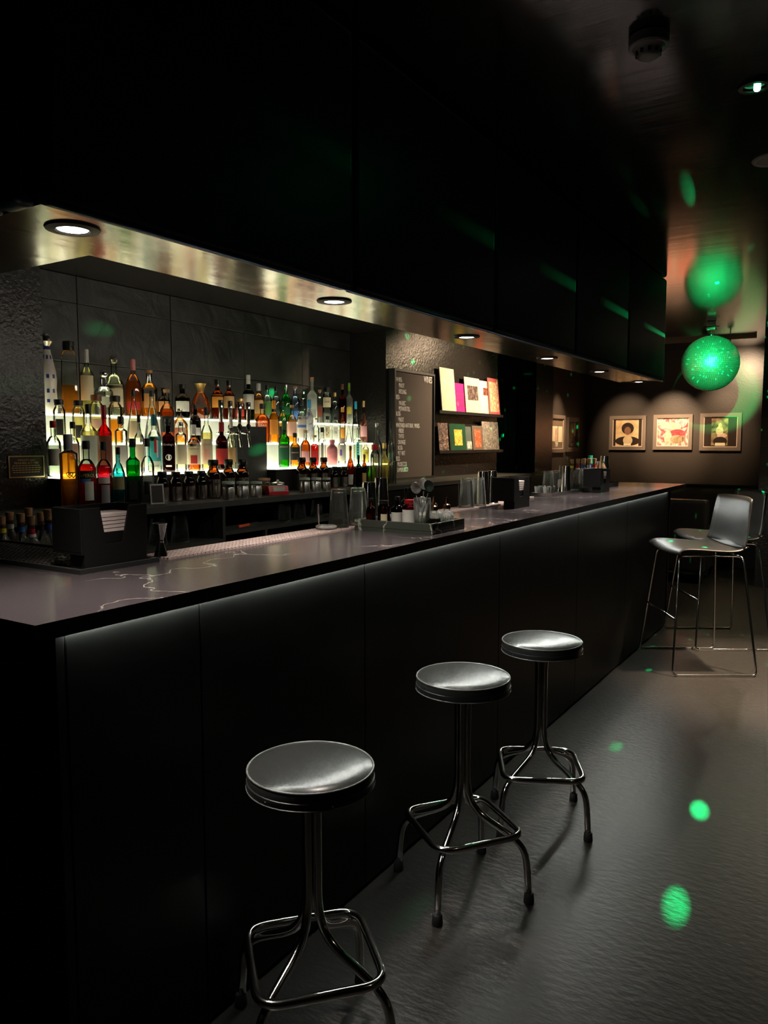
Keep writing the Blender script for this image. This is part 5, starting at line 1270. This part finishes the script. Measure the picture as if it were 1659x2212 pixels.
spot_head((-2.75, 9.2, ZC), (XL, 9.45, 1.66), P_PICT*.9, math.radians(40), 'ceiling spotlight lighting the yellow-white print on the side wall')
spot_head((-2.15, 6.9, ZC), (XW, 6.40, 1.70), P_MAG, math.radians(86), 'ceiling spotlight lighting the magazine ledges')
def room_downlight(x, y, e, label, size=110):
    t = thing('downlight', label, 'downlight', (x, y, ZC), 0, 'downlights in the room ceiling')
    lathe('trim_ring', [(.034, -.003), (.036, -.006), (.056, -.004), (.058, 0), (.034, 0)], M_trim, t, 28, cap0=False, cap1=False)
    lathe('lamp', [(.034, -.0005), (.032, -.003), (.02, -.0045), (0, -.005)], M_lamp, t, 24, cap0=False)
    light('SPOT', 'downlight_beam', (0, 0, -.012), e, (1, .76, .52), (0, 0, -1.5), math.radians(size), .8, .035, t)
room_downlight(-.27, 5.4, P_FLOOR, 'ceiling downlight over the aisle beside the bar chairs', 54)
room_downlight(-.27, 8.0, P_FLOOR*.08, 'ceiling downlight over the aisle beside the disco ball')
room_downlight(.9, 1.6, P_FLOOR*.006, 'added out-of-view ceiling fill light over the aisle beside the stools')  # dim fill added out of view to lift the near floor and stools
spot_head((-.75, 8.6, ZC), (-.70, 4.7, 0), P_RAKE, math.radians(44), 'ceiling spotlight aimed down the floor past the bar chairs', .8, (1, .84, .66), .03)

# green light
d = (BC-GP).normalized()
light('SPOT', 'green_beam', GP+Vector((0, .03, -.03)), P_GREEN, (.02, 1, .22), BC+Vector((.1, 0, 0)), math.radians(8), .35, .015)
ld = light('POINT', 'ball_dots_stand_in', BC+Vector((.10, -BR-.30, -.02)), P_DOTS, (.0, 1, .25), rad=.004)  # unseen lamp added in front of the ball, stands in for its reflected dots
ld.rotation_euler = (0, 0, GOBO)
ld.data.use_nodes = True
n = ld.data.node_tree.nodes; l = ld.data.node_tree.links; em = n['Emission']
tc = n.new('ShaderNodeTexCoord'); vo = n.new('ShaderNodeTexVoronoi'); vo.inputs['Scale'].default_value = 19; vo.inputs['Randomness'].default_value = 1
vo.voronoi_dimensions = '2D'; vo.inputs['Scale'].default_value = 9.0; vo.inputs['Randomness'].default_value = .85
sx = n.new('ShaderNodeSeparateXYZ'); l.new(tc.outputs['Normal'], sx.inputs[0])
at = n.new('ShaderNodeMath'); at.operation = 'ARCTAN2'; l.new(sx.outputs['Y'], at.inputs[0]); l.new(sx.outputs['X'], at.inputs[1])
ac = n.new('ShaderNodeMath'); ac.operation = 'ARCSINE'; l.new(sx.outputs['Z'], ac.inputs[0])
cb = n.new('ShaderNodeCombineXYZ'); l.new(at.outputs[0], cb.inputs[0]); l.new(ac.outputs[0], cb.inputs[1]); l.new(cb.outputs[0], vo.inputs['Vector'])
mr = n.new('ShaderNodeMapRange'); mr.inputs['From Min'].default_value = .04; mr.inputs['From Max'].default_value = .085; mr.inputs['To Min'].default_value = 1; mr.inputs['To Max'].default_value = 0
l.new(vo.outputs['Distance'], mr.inputs['Value'])
wn_ = n.new('ShaderNodeTexWhiteNoise'); l.new(vo.outputs['Position'], wn_.inputs['Vector'])
gt = n.new('ShaderNodeMath'); gt.operation = 'GREATER_THAN'; gt.inputs[1].default_value = .2; l.new(wn_.outputs['Value'], gt.inputs[0])
mu = n.new('ShaderNodeMath'); mu.operation = 'MULTIPLY'; l.new(mr.outputs[0], mu.inputs[0]); l.new(gt.outputs[0], mu.inputs[1]); l.new(mu.outputs[0], em.inputs['Strength'])
